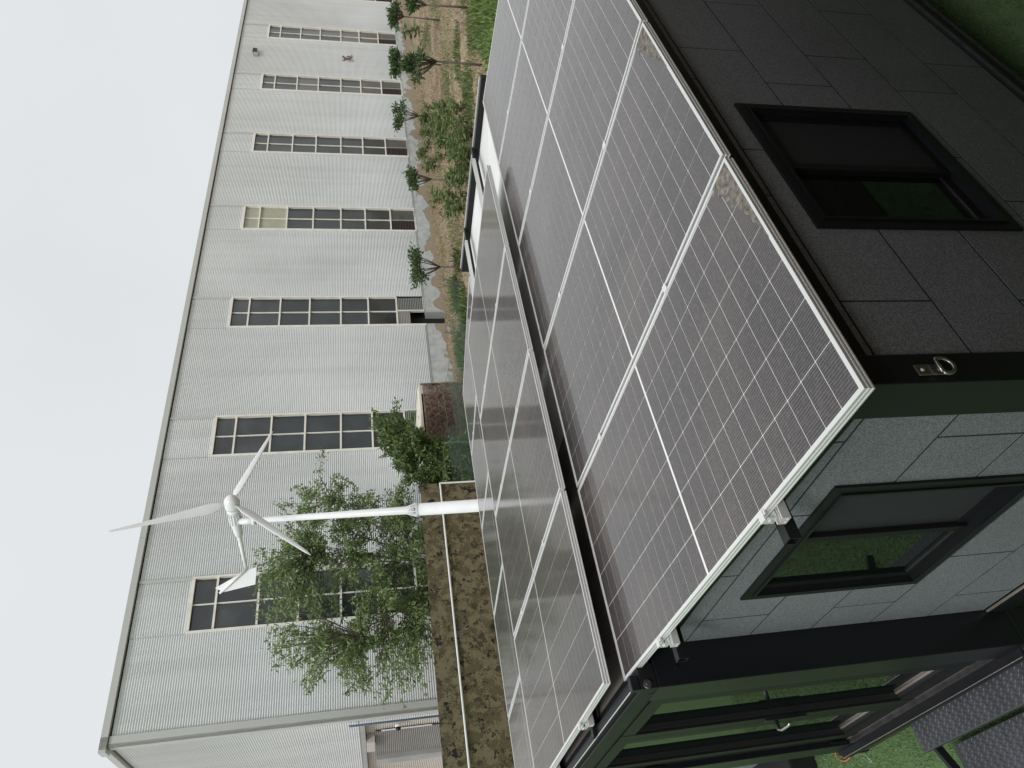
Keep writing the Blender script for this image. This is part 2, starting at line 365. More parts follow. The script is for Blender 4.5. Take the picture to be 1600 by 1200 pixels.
def groundmat():
    Mm = bpy.data.materials.new('straw_covered_soil'); Mm.use_nodes = True
    n = Mm.node_tree; b = n.nodes['Principled BSDF']; b.inputs['Roughness'].default_value = .95; b.inputs['Specular IOR Level'].default_value = .1
    g = n.nodes.new('ShaderNodeNewGeometry')
    def noise(sc, det=6, dist=0, stretch=None):
        t = n.nodes.new('ShaderNodeTexNoise'); t.inputs['Scale'].default_value = sc; t.inputs['Detail'].default_value = det; t.inputs['Distortion'].default_value = dist
        if stretch:
            mp = n.nodes.new('ShaderNodeMapping'); mp.inputs['Scale'].default_value = stretch
            n.links.new(g.outputs['Position'], mp.inputs['Vector']); n.links.new(mp.outputs[0], t.inputs['Vector'])
        else: n.links.new(g.outputs['Position'], t.inputs['Vector'])
        return t.outputs['Fac']
    def ramp(f, c):
        r = n.nodes.new('ShaderNodeValToRGB'); r.color_ramp.elements.remove(r.color_ramp.elements[0])
        for i, (p, cc) in enumerate(c):
            e = r.color_ramp.elements[0] if i == 0 else r.color_ramp.elements.new(p)
            e.position = p; e.color = (*cc, 1)
        n.links.new(f, r.inputs['Fac']); return r.outputs[0]
    c1 = ramp(noise(5, 8, .3), [(.3, (.19, .14, .095)), (.5, (.29, .225, .16)), (.7, (.40, .33, .24))])
    c2 = ramp(noise(9, 6, 0, (.35, 1, 1)), [(.35, (.05, .085, .03)), (.65, (.15, .19, .07))])
    mf = n.nodes.new('ShaderNodeMapRange'); mf.inputs['From Min'].default_value = .5; mf.inputs['From Max'].default_value = .64
    mf.inputs['To Max'].default_value = .75; n.links.new(noise(.35, 6, 0, (.7, 1.6, 1)), mf.inputs['Value'])
    mxx = n.nodes.new('ShaderNodeMix'); mxx.data_type = 'RGBA'
    n.links.new(mf.outputs[0], mxx.inputs[0]); n.links.new(c1, mxx.inputs[6]); n.links.new(c2, mxx.inputs[7])
    n.links.new(mxx.outputs[2], b.inputs['Base Color'])
    bp = n.nodes.new('ShaderNodeBump'); bp.inputs['Strength'].default_value = .9; bp.inputs['Distance'].default_value = .08
    n.links.new(noise(6, 8), bp.inputs['Height']); n.links.new(bp.outputs[0], b.inputs['Normal'])
    return Mm
M['ground'] = groundmat()
M['turf'] = mat('artificial_turf', (.20, .31, .14), .85, spec=.1, noise=(120, .5), mixcol=(.09, .165, .065), bump=(140, 1, .015))
M['turfblade'] = leafmat('turf_fibre', (.11, .19, .075), (.33, .46, .23), .6)
M['leaf_willow'] = leafmat('narrow_green_leaf', (.10, .15, .055), (.27, .36, .15))
M['leaf_dark'] = leafmat('dark_green_leaf', (.035, .07, .028), (.12, .18, .07))
M['leaf_bush'] = leafmat('deep_green_leaf', (.055, .10, .04), (.22, .30, .11))
M['leaf_crop'] = leafmat('fresh_green_leaf', (.055, .10, .03), (.21, .27, .10))
M['leaf_weed'] = leafmat('bright_weed_leaf', (.075, .14, .035), (.27, .36, .12))
M['straw'] = leafmat('dry_straw', (.24, .18, .11), (.55, .46, .33), .9)

# ---------------------------------------------------------------- setting: ground
xs = np.concatenate([np.linspace(-300, 4, 14), np.linspace(6, 60, 160), np.linspace(66, 400, 16)])
ys = np.concatenate([np.linspace(-300, 2, 14), np.linspace(3, 26, 80), np.linspace(32, 400, 16)])
X, Y = np.meshgrid(xs, ys)
Z = np.full_like(X, ZG)
inside = ((X > 7.5) | (Y > 8)) & (X < 60) & (Y < 26) & (X > 6) & (Y > 3)
Z += np.where(inside, .05*np.sin(X*1.7+Y*.4)*np.sin(Y*2.1)+.03*np.sin(X*4.1)*np.cos(Y*3.3)+rng.normal(0, .02, X.shape), 0)
Z[(Y > 22.6) & (Y < 26)] -= .0
V = np.stack([X, Y, Z], -1).reshape(-1, 3); nx = len(xs); ny = len(ys)
I = (np.arange(ny-1)[:, None]*nx+np.arange(nx-1)[None]).ravel()
F = np.stack([I, I+1, I+nx+1, I+nx], 1)
me = fast_mesh('ground', V, F, M['ground']); o = bpy.data.objects.new('ground', me); link(o); kind(o, 'structure')
b = MB(); b.box((-14, -9, ZG-.05), (7.6, 17.3, ZG+.07))
lawn = b.build('lawn', M['turf'])
b = MB(); b.box((-90, -60, ZG-.05), (-14.01, 60, ZG+.06)); added_pavement = b.build('added_pavement', M['concrete']); kind(added_pavement, 'structure'); kind(lawn, 'structure'); ZL = ZG+.07  # unseen pavement added so the door front reflects grey

def blades(name, n, reg, h, w, m, dens=None, z=ZG, kindname='stuff', lean=.5):
    x = rng.uniform(reg[0], reg[1], n); y = rng.uniform(reg[2], reg[3], n)
    if dens is not None:
        k = dens(x, y) > rng.uniform(0, 1, n); x = x[k]; y = y[k]
    c = np.stack([x, y, np.full(len(x), z)], 1)
    d = np.zeros((len(x), 3)); d[:, 2] = 1
    V, F = leaf_cloud(c, d, h, w, lean)
    me = fast_mesh(name, V, F, m); o = bpy.data.objects.new(name, me); link(o); kind(o, kindname); return o
o = blades('turf_grass', 60000, (-2.6, .4, 2.6, 6.6), .028, .006, M['turfblade'], z=ZL, lean=.7); tag(o, 'short bright artificial grass beside the glass door steps', 'grass')
o = blades('turf_grass', 26000, (.8, 5.2, -1.15, 1.2), .03, .006, M['turfblade'], z=ZL, lean=.7); tag(o, 'shaded artificial grass at the foot of the dark side wall', 'grass')
def nz(x, y, s=1, o=0): return .5+.25*np.sin(x*.9*s+o+1.3*np.sin(y*.7*s))+.25*np.sin(y*1.7*s+2*o+1.1*np.sin(x*.45*s))
o = blades('dry_straw', 110000, (11, 46, 4.5, 23.6), .16, .028, M['straw'], lambda x, y: .3+.6*nz(x, y, 1.2, 1), lean=1.6); tag(o, 'dry trampled straw covering the bare field', 'straw')
o = blades('field_grass', 95000, (11, 46, 4.5, 22.6), .17, .03, M['leaf_crop'], lambda x, y: np.clip((nz(x, y, .8, 4)-.45)*1.5*np.clip((24-y)/9, .12, 1), 0, 1), lean=.9); tag(o, 'patchy low green weeds among the dry straw', 'grass')
# thick bright weeds close behind the near rows of panels
o = blades('bright_weeds', 30000, (16.5, 24.5, 4.5, 9.6), .34, .10, M['leaf_weed'], lambda x, y: np.clip((9.0-y-.22*(x-18)+2.6*(nz(x, y, 2.4)-.3))*.8*nz(x*2.3, y*2.1, 2.1, 3), 0, 1), lean=1.3); tag(o, 'dense bright green weeds right behind the far end of the solar panels', 'weeds')
o = blades('bright_weeds', 12000, (20, 28, 7.2, 12.5), .24, .05, M['leaf_crop'], lambda x, y: np.clip((nz(x, y, 1.5, 2)-.45)*2, 0, 1), lean=.8); tag(o, 'scattered ankle-high green weeds between two slim field trees', 'weeds')
o = blades('fence_weeds', 9000, (16, 22.5, 17.6, 21), .42, .06, M['leaf_crop'], lambda x, y: np.clip((nz(x, y, 2, 5)-.5)*2.4, 0, 1), lean=.8); tag(o, 'climbing weeds along the sagging green wire net', 'weeds')

# ---------------------------------------------------------------- warehouse
TH = R_(-.7229); U = np.array([math.cos(TH), math.sin(TH), 0]); N = np.array([-math.sin(TH), math.cos(TH), 0]); DW = 24.0614
def wp(a, z, out=0.0): return U*a + N*(DW-out) + np.array([0, 0, z])
A0 = 6.18; A1 = 80.0; ZE = 9.39; ZPL = -1.559; ZT = 7.62; ZB = -1.60; SP = 7.24856; HW = .97
wh = empty('warehouse', wp(40, ZG), 'long pale grey warehouse of ribbed sheet metal with tall window strips', 'warehouse')
PITCH = .0775
def ribs(mb, fn, a0, a1, z0, z1, depth=.038):
    """trapezoid ribs; fn(a,z,out)->point"""
    z = z0; prof = []
    while z < z1-1e-4:
        prof += [(z, 0), (z+.40*PITCH, depth), (z+.62*PITCH, depth), (z+.96*PITCH, 0)]
        z += PITCH
    prof = [(min(zz, z1), d) for zz, d in prof] + [(z1, 0)]
    b0 = len(mb.v)
    for zz, d in prof: mb.v += [tuple(fn(a0, zz, d)), tuple(fn(a1, zz, d))]
    for i in range(len(prof)-1):
        p = b0+2*i
        if prof[i+1][0]-prof[i][0] > 1e-6: mb.f.append((p, p+1, p+3, p+2))
ac = [61.221-SP*k for k in range(-2, 8)]      # window centres, k=-2..7
edges = [A0+.22]+sorted([c for c in ac])
sc = sorted(ac)
# full-height sheets between the windows
for i in range(len(sc)+1):
    l = A0+.22 if i == 0 else sc[i-1]+HW+.06
    r = A1 if i == len(sc) else sc[i]-HW-.06
    if r-l < .1: continue
    mb = MB(); ribs(mb, wp, l, r, ZPL+.02, ZE-.02)
    mb.build('ribbed_sheet', M['sheet'], wh)
# sheets above each window
for c in sc:
    mb = MB(); ribs(mb, wp, c-HW-.06, c+HW+.06, ZT+.012, ZE-.02)
    mb.build('ribbed_sheet', M['sheet'], wh)
    mb = MB(); mb.obox(wp(c+HW-.06+.06, 0), U, -N, (0,0,1), ((-.05,.05),(.03,.075),(ZT+.012, ZE-.02))); mb.build('seam_strip', M['trim'], wh)
# eave fascia and gutter
mb = MB(); seg = 7.25; a = A0-.25
k = 0
while a < A1:
    mb = MB(); mb.obox(wp(a, 0), U, -N, (0,0,1), ((.004, seg-.004), (-.3, .16), (ZE+.03, ZE+.24)))
    mb.build('eave_fascia', M['trim'], wh); a += seg
mb = MB(); mb.obox(wp(A0, 0), U, N, (0,0,1), ((0, A1-A0), (.3, 18), (ZE+.05, ZE+.28))); mb.build('roof', M['sheet'], wh)
mb = MB(); mb.obox(wp(A0, 0), U, -N, (0,0,1), ((-.10, .22), (.0, .10), (ZPL-.1, ZE-.001))); mb.obox(wp(A0, 0), U, N, (0,0,1), ((-.10, -.003), (-.10, .22), (ZPL-.1, ZE-.001)))
mb.build('corner_flashing', M['trim'], wh)
# plinth with a flashing ledge
mb = MB()
pa = A0
dc = 24.52    # doorway in the plinth below the fifth window
for l, r in ((A0, 24.05), (24.93, A1)):
    mb.obox(wp(l, 0), U, -N, (0,0,1), ((0, r-l), (-.3, .05), (ZG-.6, ZPL-.045)))
mb.build('plinth', M['plinth'], wh)
mb = MB()
for l, r in ((A0, 24.05), (24.93, A1)):
    mb.obox(wp(l, 0), U, -N, (0,0,1), ((0, r-l), (-.05, .07), (ZPL-.04, ZPL+.018)))
mb.build('ledge_flashing', M['concrete'], wh)
# dark interior wall behind the openings, side and back walls
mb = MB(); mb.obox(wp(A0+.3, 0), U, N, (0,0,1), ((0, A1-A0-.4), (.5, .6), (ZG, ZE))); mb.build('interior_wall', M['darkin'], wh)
mb = MB(); mb.obox(wp(A1, 0), U, N, (0,0,1), ((-.1, 0), (.1, 18), (ZG, ZE))); mb.obox(wp(A0, 0), U, N, (0,0,1), ((0, A1-A0), (17.9, 18), (ZG, ZE))); mb.build('back_wall', M['sheet'], wh)
rows = [7.50, 6.76, 5.335, 3.96, 2.485, 1.17, -.215, -1.58]
def window(c, idx):
    fr = MB()
    def bar(a0, a1, z0, z1, o0=-.02, o1=.05): fr.obox(wp(c, 0), U, -N, (0,0,1), ((a0, a1), (o0, o1), (z0, z1)))
    bar(-HW-.06, -HW+.015, -1.60, ZT, -.08, .085); bar(HW-.015, HW+.06, -1.60 if idx != 5 else -.22, ZT, -.08, .085)
    bar(-HW+.03, HW-.03, ZT-.10, ZT+.012, -.02, .075); bar(-HW+.03 if idx != 5 else .0, HW-.03, -1.62, -1.53, -.02, .07)
    for z in rows[1:-1]: bar(-HW+.015, HW-.015, z-.036, z+.036, -.08, .045)
    bar(-.02, .02, -1.53, ZT-.10, -.08, .0)
    if idx == 5: fr.obox(wp(c, 0), U, -N, (0,0,1), ((-.02, .03), (-.02, .06), (-1.62, -.2)))
    w = fr.build('window', M['winframe'], wh)
    for r in range(7):
        zt = rows[r]-.035 if r else ZT-.10
        zb = rows[r+1]+.035 if r < 6 else -1.53
        for s in (0, 1):       # 0 = left half (larger a is right): a from -HW..0 is left
            l, rr = ((-HW+.03, -.025), (.025, HW-.03))[s]
            if r == 6:
                if idx == 5 and s == 0:     # sheet patch, then the doorway
                    mb = MB(); ribs(mb, lambda a, z, o: wp(a, z, o-.0), c+l, c+rr, -.86, zt, .02); mb.build('patch_sheet', M['shutter'], w); continue
                lou = (s == 0 and idx != 5 and idx != 6) or (s == 1 and idx in (5, 6))
                if lou:
                    mb = MB(); z = zb+.02
                    while z < zt-.05:
                        mb.obox(wp(c, z), U, -N+np.array([0, 0, -.8]), (0, 0, 1), ((l+.01, rr-.01), (-.03, .03), (0, .015))); z += .085
                    mb.build('louvre', M['louvre_grey'] if idx in (5, 6) else M['louvre'], w)
                    mb = MB(); mb.obox(wp(c, 0), U, -N, (0,0,1), ((l, rr), (-.12, -.1), (zb, zt))); mb.build('backing', M['darkin'], w)
                    continue
                m_ = M['pane_green']
            elif idx == 4 and r < 2: m_ = M['pane_cream']
            elif idx <= 2: m_ = M['pane_grey'] if r < 2 else (M['pane_brown'] if random.random() < .8 else M['pane_dark'])
            elif idx == 3: m_ = M['pane_grey'] if r < 2 else M['pane_dark']
            else: m_ = M['pane_grey'] if r < 2 else M['pane_dark']
            mb = MB(); t = random.uniform(-.004, .004); t2 = random.uniform(-.004, .004)
            p = [wp(c+l, zb, -.055+t), wp(c+rr, zb, -.055-t), wp(c+rr, zt, -.055+t2), wp(c+l, zt, -.055-t2)]
            q = [v+N*.008 for v in p]
            mb.hexa([p[0], p[1], q[1], q[0], p[3], p[2], q[2], q[3]]); mb.build('pane', m_, w)
for k in range(-2, 8):
    c = 61.221-SP*k; window(c, k)
# doorway under the fifth window: concrete reveal and step
mb = MB(); mb.obox(wp(24.05, 0), U, -N, (0,0,1), ((0, .88), (-.45, -.40), (-2.75, -.86)))
mb.build('doorway_dark', M['darkin'], wh)  # near-black sheet paints the unlit inside of the open doorway
mb = MB(); mb.obox(wp(24.93, 0), U, -N, (0,0,1), ((-.10, 0), (-.42, .052), (-2.75, -1.62))); mb.build('door_reveal', M['concrete'], wh)
# lamp and rusty vent hole on the wall between the second and third strips
lp = empty('wall_lamp', wp(50.53, 8.3, .03), 'small dark floodlight high on the warehouse wall under the eave', 'lamp')
mb = MB(); mb.obox(wp(50.53, 8.41, .0), U, -N, (0,0,1), ((-.12,.30), (.03,.28), (-.28,.0))); mb.build('housing', M['caseblack'], lp)
mb = MB(); mb.obox(wp(50.53, 8.41, .0), U, -N, (0,0,1), ((-.42,-.13), (.03,.22), (-.36,-.05))); mb.build('bracket', M['concrete'], lp)
mb = MB()
for i in range(16):
    aa = random.uniform(-.5, .45); zz = random.uniform(-.35, .3); p = wp(50.56+aa, 2.05+zz, .035)
    q = p+U*random.uniform(-.25, .25)+np.array([0, 0, random.uniform(-.2, .2)])-N*.05
    mb.tube([p, (p+q)/2-N*.06, q], random.uniform(.015, .05), 5)
o = mb.build('rusty_bracket', M['rust']); tag(o, 'broken rusty bracket stub with twigs on the warehouse wall', 'bracket')

# gable side seen to the left: plane x = A0, running away in +N
def sp_(b, z, out=0.0): return U*(A0-out)+N*b+np.array([0, 0, z])
mb = MB(); ribs(mb, sp_, DW+.22, 42, 1.93, ZE-.02); ribs(mb, sp_, DW+.22, 24.97, ZG, 1.93); mb.build('ribbed_sheet', M['sheet'], wh)
mb = MB(); ribs(mb, lambda b, z, o: sp_(b, z, o-.22), 24.97, 42, ZG, 1.75); mb.build('ribbed_sheet', M['sheet_brownish'], wh)
mb = MB(); mb.obox(sp_(24.97, 0), N, -U, (0,0,1), ((0, 17), (-.22, .06), (1.75, 1.92))); mb.build('lintel', M['concrete'], wh)
mb = MB(); ribs(mb, lambda b, z, o: sp_(b, z, o-.15), 26.6, 29.8, -1.9, 1.42, .035); sh = mb.build('roller_shutter', M['shutter'], wh)
mb = MB(); mb.obox(sp_(26.55, 0), N, -U, (0,0,1), ((0, .035), (-.15, -.11), (-.6, 1.2))); mb.build('guide', M['whitepaint'], sh)
mb = MB(); mb.obox(sp_(29.85, 0), N, -U, (0,0,1), ((0, .75), (-.2, .05), (ZG, 1.40))); mb.build('pillar', M['concrete'], wh)
mb = MB(); mb.obox(sp_(DW, 0), N, -U, (0,0,1), ((-.16, 18), (-.2, .16), (ZE+.031, ZE+.241))); mb.build('eave_fascia', M['trim'], wh)
mb = MB(); mb.tube([sp_(24.50, 2.25, .16), sp_(24.53, 2.20, .16), sp_(24.53, -2.6, .16)], .035, 8); mb.smooth = True
o = mb.build('drain_pipe', M['pipeblue']); tag(o, 'thin blue pipe running down the end wall beside the camouflage fence', 'pipe')
mb = MB(); mb.obox(sp_(27, 0), N, -U, (0,0,1), ((0, 1.25), (-.2, .12), (1.43, 1.73)))
o = mb.build('meter_box', M['greybox'], bevel=.01); tag(o, 'pale grey metal box mounted under the concrete lintel', 'box')
cm = empty('security_camera', sp_(25.9, .6, -.1), 'white dome security camera on the end wall above the shutter', 'camera')
mb = MB(); mb.smooth = True; p = sp_(25.9, .62, -.1); mb.tube([p, p-U*.05, p-U*.10], [.12, .12, .10], 12); mb.build('base', M['whitepaint'], cm)
mb = MB(); mb.smooth = True; mb.tube([p-U*.1, p-U*.16, p-U*.2, p-U*.22], [.10, .09, .055, .01], 12); mb.build('dome', M['blackgloss'], cm)
mb = MB(); mb.obox(sp_(25.3, 0), N, -U, (0,0,1), ((0, .25), (-.2, -.08), (.35, .62)))
o = mb.build('junction_box', M['greybox'], bevel=.01); tag(o, 'small cream junction box between blue pipe and dome camera', 'box')

# ---------------------------------------------------------------- lattice shed by the plinth
shx0, shx1, shy0, shy1 = 15.4, 18.25, 21.2, 23.95
shed = empty('lattice_shed', (16.8, 22.5, ZG), 'low shed with cream slab roof and brown vine-covered lattice front', 'shed')
mb = MB(); mb.box((shx0-.35, shy0-.06, -.80), (shx1+.03, shy1-.1, -.70)); mb.build('roof_slab', M['shedroof'], shed, bevel=.01)
mb = MB(); mb.box((shx0, shy0+.5, ZG), (shx1-.05, shy0+.6, -.85)); mb.build('back_panel', M['darkin'], shed)
for i in range(58):
    x = shx0+.02+i*(shx1-shx0-.06)/57
    mb = MB(); mb.box((x-.010, shy0, ZG), (x+.010, shy0+.02, -.86)); mb.build('bar', M['twig'], shed)
for z in (-.88, -1.45, -1.62, -2.2):
    mb = MB(); mb.box((shx0, shy0-.03, z-.02), (shx1, shy0-.002, z+.02)); mb.build('rail', M['twig'], shed)
mb = MB(); mb.box((shx1-.02, shy0-.05, ZG), (shx1+.04, shy0+.01, -.80)); mb.build('post', M['rust'], shed)
mb = MB(); mb.box((shx0-.04, shy0-.05, ZG), (shx0+.02, shy0+.01, -.80)); mb.build('post', M['rust'], shed)
mb = MB()
for i in range(620):
    x = random.uniform(shx0, shx1); z = random.uniform(ZG, -.9); l = random.uniform(.15, .6); a = random.gauss(0, .9)+1.57*(random.random() < .5)
    p = Vector((x, shy0-.05-random.random()*.08, z)); q = p+Vector((math.cos(a)*l, random.uniform(-.04, .04), math.sin(a)*l))
    q.x = min(max(q.x, shx0), shx1); q.z = min(max(q.z, ZG), -.86)
    mb.tube([p, (p+q)/2+Vector((random.uniform(-.04,.04), -.03, random.uniform(-.04,.04))), q], random.uniform(.006, .014), 3, cap=False)
kind(mb.build('vine_twigs', M['twig'], shed), 'stuff')

# ---------------------------------------------------------------- camouflage fence
FY = 17.9; fx0, fx1, fz = -9.0, 11.32, -.19
cf = empty('camouflage_fence', (1, FY, ZG), 'tall fence screened with brown digital camouflage cloth and a white rail', 'fence')
x = fx0; i = 0
while x < fx1-.01:
    x2 = min(x+1.9, fx1); mb = MB(); n = 14; b0 = 0
    pts = []
    for zi in range(8):
        for xi in range(n+1):
            xx = x+(x2-x)*xi/n; zz = ZG+(fz-ZG)*zi/7
            pts.append((xx, FY+.012*math.sin(xx*5+zi*.8)+.008*math.sin(xx*11+zi*2), zz))
    mb.v = pts
    for zi in range(7):
        for xi in range(n):
            q = zi*(n+1)+xi; mb.f.append((q, q+1, q+n+2, q+n+1))
    # back faces give the cloth its thickness
    k0 = len(mb.v); mb.v += [(p[0], p[1]+.02, p[2]) for p in pts]
    mb.f += [tuple(k0+j for j in reversed(f)) for f in list(mb.f)]
    top = 7*(n+1)
    for xi in range(n): mb.f.append((top+xi, top+xi+1, k0+top+xi+1, k0+top+xi))
    mb.build('cloth_panel', M['camo'], cf); x = x2+.004; i += 1
mb = MB(); mb.tube([(fx0, FY-.06, -.81), (fx1-.03, FY-.06, -.81)], .028, 6); mb.build('rail', M['whitepaint'], cf)
for xx in (fx1-.03, 5.4, -.5, -6.4):
    mb = MB(); mb.tube([(xx, FY+.07, ZG), (xx, FY+.07, -.82 if xx < 11 else -.81)], .028, 6); mb.build('post', M['whitepaint'], cf)
mb = MB(); mb.tube([(fx1-.03, FY-.06, ZG), (fx1-.03, FY-.06, -.80)], .028, 6); mb.build('post', M['whitepaint'], cf)

# sagging wire net to the right of it
wn = empty('wire_net', (15.5, FY, ZG), 'sagging green wire net running on from the camouflage fence', 'fence')
mb = MB(); x0, x1 = 11.4, 20.8
def toph(x): return -1.05-.115*(x-12.5) + .08*math.sin(x*2.2) if x > 12.5 else -1.05
def ny_(x): return FY+.10*math.sin(x*1.7)
n = 150
for i in range(n):
    for sgn in (1, -1):
        x = x0+(x1-x0)*i/n; pts = []
        for j in range(7):
            xx = x+sgn*j*.14; zz = ZG+.02+j*.27
            if xx < x0 or xx > x1 or zz > toph(xx): break
            pts.append((xx, ny_(xx), zz))
        if len(pts) > 1: mb.tube(pts, .005, 3, cap=False)
for f in (0, .33, .66, 1.0):
    mb.tube([(x, ny_(x), ZG+.03+(toph(x)-ZG-.03)*f) for x in np.linspace(x0, x1, 24)], .007, 3, cap=False)
kind(mb.build('netting', M['net'], wn), 'stuff')
for xx in (12.9, 15.3, 17.9, 20.7):
    mb = MB(); mb.tube([(xx, ny_(xx)+.03, ZG), (xx+.02, ny_(xx)+.03, toph(xx)+.05)], .022, 6); mb.build('post', M['net'], wn)

# ---------------------------------------------------------------- trees
def inpoly(px, py, poly):
    c = False; n = len(poly); j = n-1
    for i in range(n):
        xi, yi = poly[i]; xj, yj = poly[j]
        if (yi > py) != (yj > py) and px < (xj-xi)*(py-yi)/(yj-yi)+xi: c = not c
        j = i
    return c
import bisect
def big_tree(root, name, base, poly, yb, depth, nspray, leaves_per, lw, m_leaf, m_bark, up=.5, llen=.11, stems=6, trunk_r=.09, droop=.3):
    xs_ = [p[0] for p in poly]; zs_ = [p[1] for p in poly]
    wood = MB(); wood.smooth = True
    base = Vector(base); hubs = []
    for s in range(stems):
        # a few main stems fan out of the base
        for tries in range(50):
            tx = random.uniform(min(xs_), max(xs_)); tz = random.uniform(min(zs_), max(zs_))
            if inpoly(tx, tz, poly): break
        t = Vector((base.x+(tx-base.x)*.75, yb+random.uniform(-1, 1)*depth*.6, tz*.8+base.z*.2+.4))
        mid = base.lerp(t, .5)+Vector((0, 0, .25*(t-base).length*.4))
        pts = [base+Vector((random.uniform(-.1, .1), random.uniform(-.1, .1), 0)), base.lerp(mid, .55)+Vector((0, 0, .1)), mid, mid.lerp(t, .5)+Vector((0, 0, .08)), t]
        wood.tube(pts, [trunk_r, trunk_r*.8, trunk_r*.55, trunk_r*.35, trunk_r*.2], 6); hubs += [Vector(p) for p in pts[1:]]
    cs = []; ds = []
    k = 0
    while k < nspray:
        tx = random.uniform(min(xs_), max(xs_)); tz = random.uniform(min(zs_), max(zs_))
        if not inpoly(tx, tz, poly): continue
        k += 1
        t = Vector((tx, yb+random.gauss(0, .5)*depth, tz))
        h = min(hubs, key=lambda p: (p-t).length + max(0, p.z-t.z)*.8 + random.uniform(0, .5))
        mid = h.lerp(t, .55)+Vector((0, 0, .12*(t-h).length))
        wood.tube([h, mid, t], [.018, .011, .004], 3, cap=False)
        for j in range(leaves_per):
            f = 1-abs(random.gauss(0, .33)); f = max(.15, min(1, f))
            p = (h.lerp(mid, f/.55) if f < .55 else mid.lerp(t, (f-.55)/.45))
            r = .09*(1.25-f)+.045
            cs.append((p.x+random.gauss(0, r), p.y+random.gauss(0, r), p.z+random.gauss(0, r)))
            d = (t-h).normalized(); ds.append((d.x*.6, d.y*.6, d.z*.6+.1))
    V, F = leaf_cloud(np.array(cs), np.array(ds), llen, lw, .6, droop)
    me = fast_mesh('crown', V-np.array(WP[root.name]), F, m_leaf); o = bpy.data.objects.new('crown', me); link(o, root, WP[root.name])
    wood.build('trunk', m_bark, root)
def poly_at(pts, y): return [tuple(at(u, v, y=y)[[0, 2]]) for u, v in pts]
P1 = [(398,885),(395,940),(420,1035),(450,1035),(478,1098),(510,1050),(540,1102),(580,1078),(620,1088),(660,1068),(700,1060),(700,800),(660,775),(600,752),(560,765),(540,750),(512,752),(500,775),(470,765),(450,790),(432,782),(445,830),(420,862)]
t1 = empty('willow_tree', (9.6, 20.4, ZG), 'wide multi-stemmed tree with narrow leaves rising behind the camouflage fence', 'tree', None)
big_tree(t1, 'willow_tree', (9.6, 20.4, ZG), poly_at(P1, 20.4), 20.4, 1.6, 520, 52, .054, M['leaf_willow'], M['bark'], stems=10, llen=.16, trunk_r=.05)
P2 = [(573,655),(590,650),(622,643),(632,660),(650,668),(664,690),(700,690),(738,688),(745,760),(660,760),(640,745),(622,735),(612,700),(590,690),(600,672)]
t2 = empty('bushy_tree', (14.0, 19.9, ZG), 'dense dark green bushy tree between the lattice shed and camouflage fence', 'tree')
big_tree(t2, 'bushy_tree', (14.0, 19.9, ZG), poly_at(P2, 19.9), 19.9, .9, 300, 52, .06, M['leaf_bush'], M['bark_brown'], stems=7, llen=.17, trunk_r=.06, droop=.15)

def young_tree(label, base_uv, fork_uv, crown, nleaf, group='young trees in a row along the warehouse', crown2=None, llen=.15):
    b = at(*base_uv, z=ZG); y = b[1]; fk = at(*fork_uv, y=y)
    root = empty('young_tree', tuple(b), label, 'tree', group)
    wood = MB(); wood.smooth = True
    sc_ = (b[0]-CC[0]+b[1]-CC[1])/40
    wood.tube([tuple(b), tuple((b+fk)/2+np.array([.02, 0, 0])), tuple(fk)], [.045, .035, .028], 7)
    cs = []; ds = []
    crowns = [crown]+([crown2] if crown2 else [])
    for (u0, u1, v0, v1) in crowns:
        c = at((u0+u1)/2, (v0+v1)/2, y=y); ex = at((u0+u1)/2, v0, y=y); ez = at(u0, (v0+v1)/2, y=y)
        dpt = float(RC[2] @ (c-CC)); rx = .88*(v1-v0)/2*dpt/FC; rz = abs(ez[2]-c[2])
        tips = []; nt_ = random.choice((7, 9, 11))
        for i in range(nt_):
            a = 2*math.pi*i/nt_+random.random()*.4; el = random.uniform(-.5, 1.1)
            rr = random.uniform(.55, 1.0)
            tips.append(np.array([c[0]+rx*rr*math.cos(a)*math.cos(el), c[1]+rx*rr*math.sin(a)*math.cos(el), c[2]+rz*rr*math.sin(el)]))
        for t in tips:
            mid = fk*.45+t*.55+np.array([0, 0, -.06]); wood.tube([tuple(fk), tuple(mid), tuple(t)], [.03, .02, .010], 5)
            n = int(nleaf/nt_/len(crowns)*random.uniform(.5, 1.05))
            for j in range(n):
                cs.append(t+rng.normal(0, 1, 3)*np.array([rx*.24, rx*.24, rz*.24])); ds.append(t-c+np.array([0, 0, .15]))
    V, F = leaf_cloud(np.array(cs), np.array(ds)/(np.linalg.norm(ds, axis=1)[:, None]+1e-6)*.6, llen, llen*.42, .7)
    me = fast_mesh('crown', V-np.array(WP[root.name]), F, M['leaf_dark']); o = bpy.data.objects.new('crown', me); link(o, root, WP[root.name])
    wood.build('trunk', M['bark'], root)
young_tree('round young tree opposite the fifth window strip, nearest to the shed', (727,418), (688,417), (639,672,390,446), 1100)
young_tree('young tree with compact round crown before the fourth window strip', (721,285), (674,280), (638,661,258,298), 900)
young_tree('young tree with forked black branches beside the third window strip', (664,181), (656,181), (615,637,156,204), 900, llen=.2)
young_tree('tallest slim young tree with sparse open crown just past the solar panels', (762,103), (682,96), (640,664,80,126), 800, crown2=(632,650,88,112))
young_tree('dark crowned young tree directly behind the tallest slim one', (690,102), (650,97), (608,631,79,116), 900, llen=.2)
young_tree('young tree cropped by the edge of the view, nearest the bright weeds', (734,12), (666,8), (632,655,-12,17), 900)
young_tree('small dark young tree near the first whole window strip, farthest one', (688,32), (631,26), (607,630,8,42), 900, llen=.18)
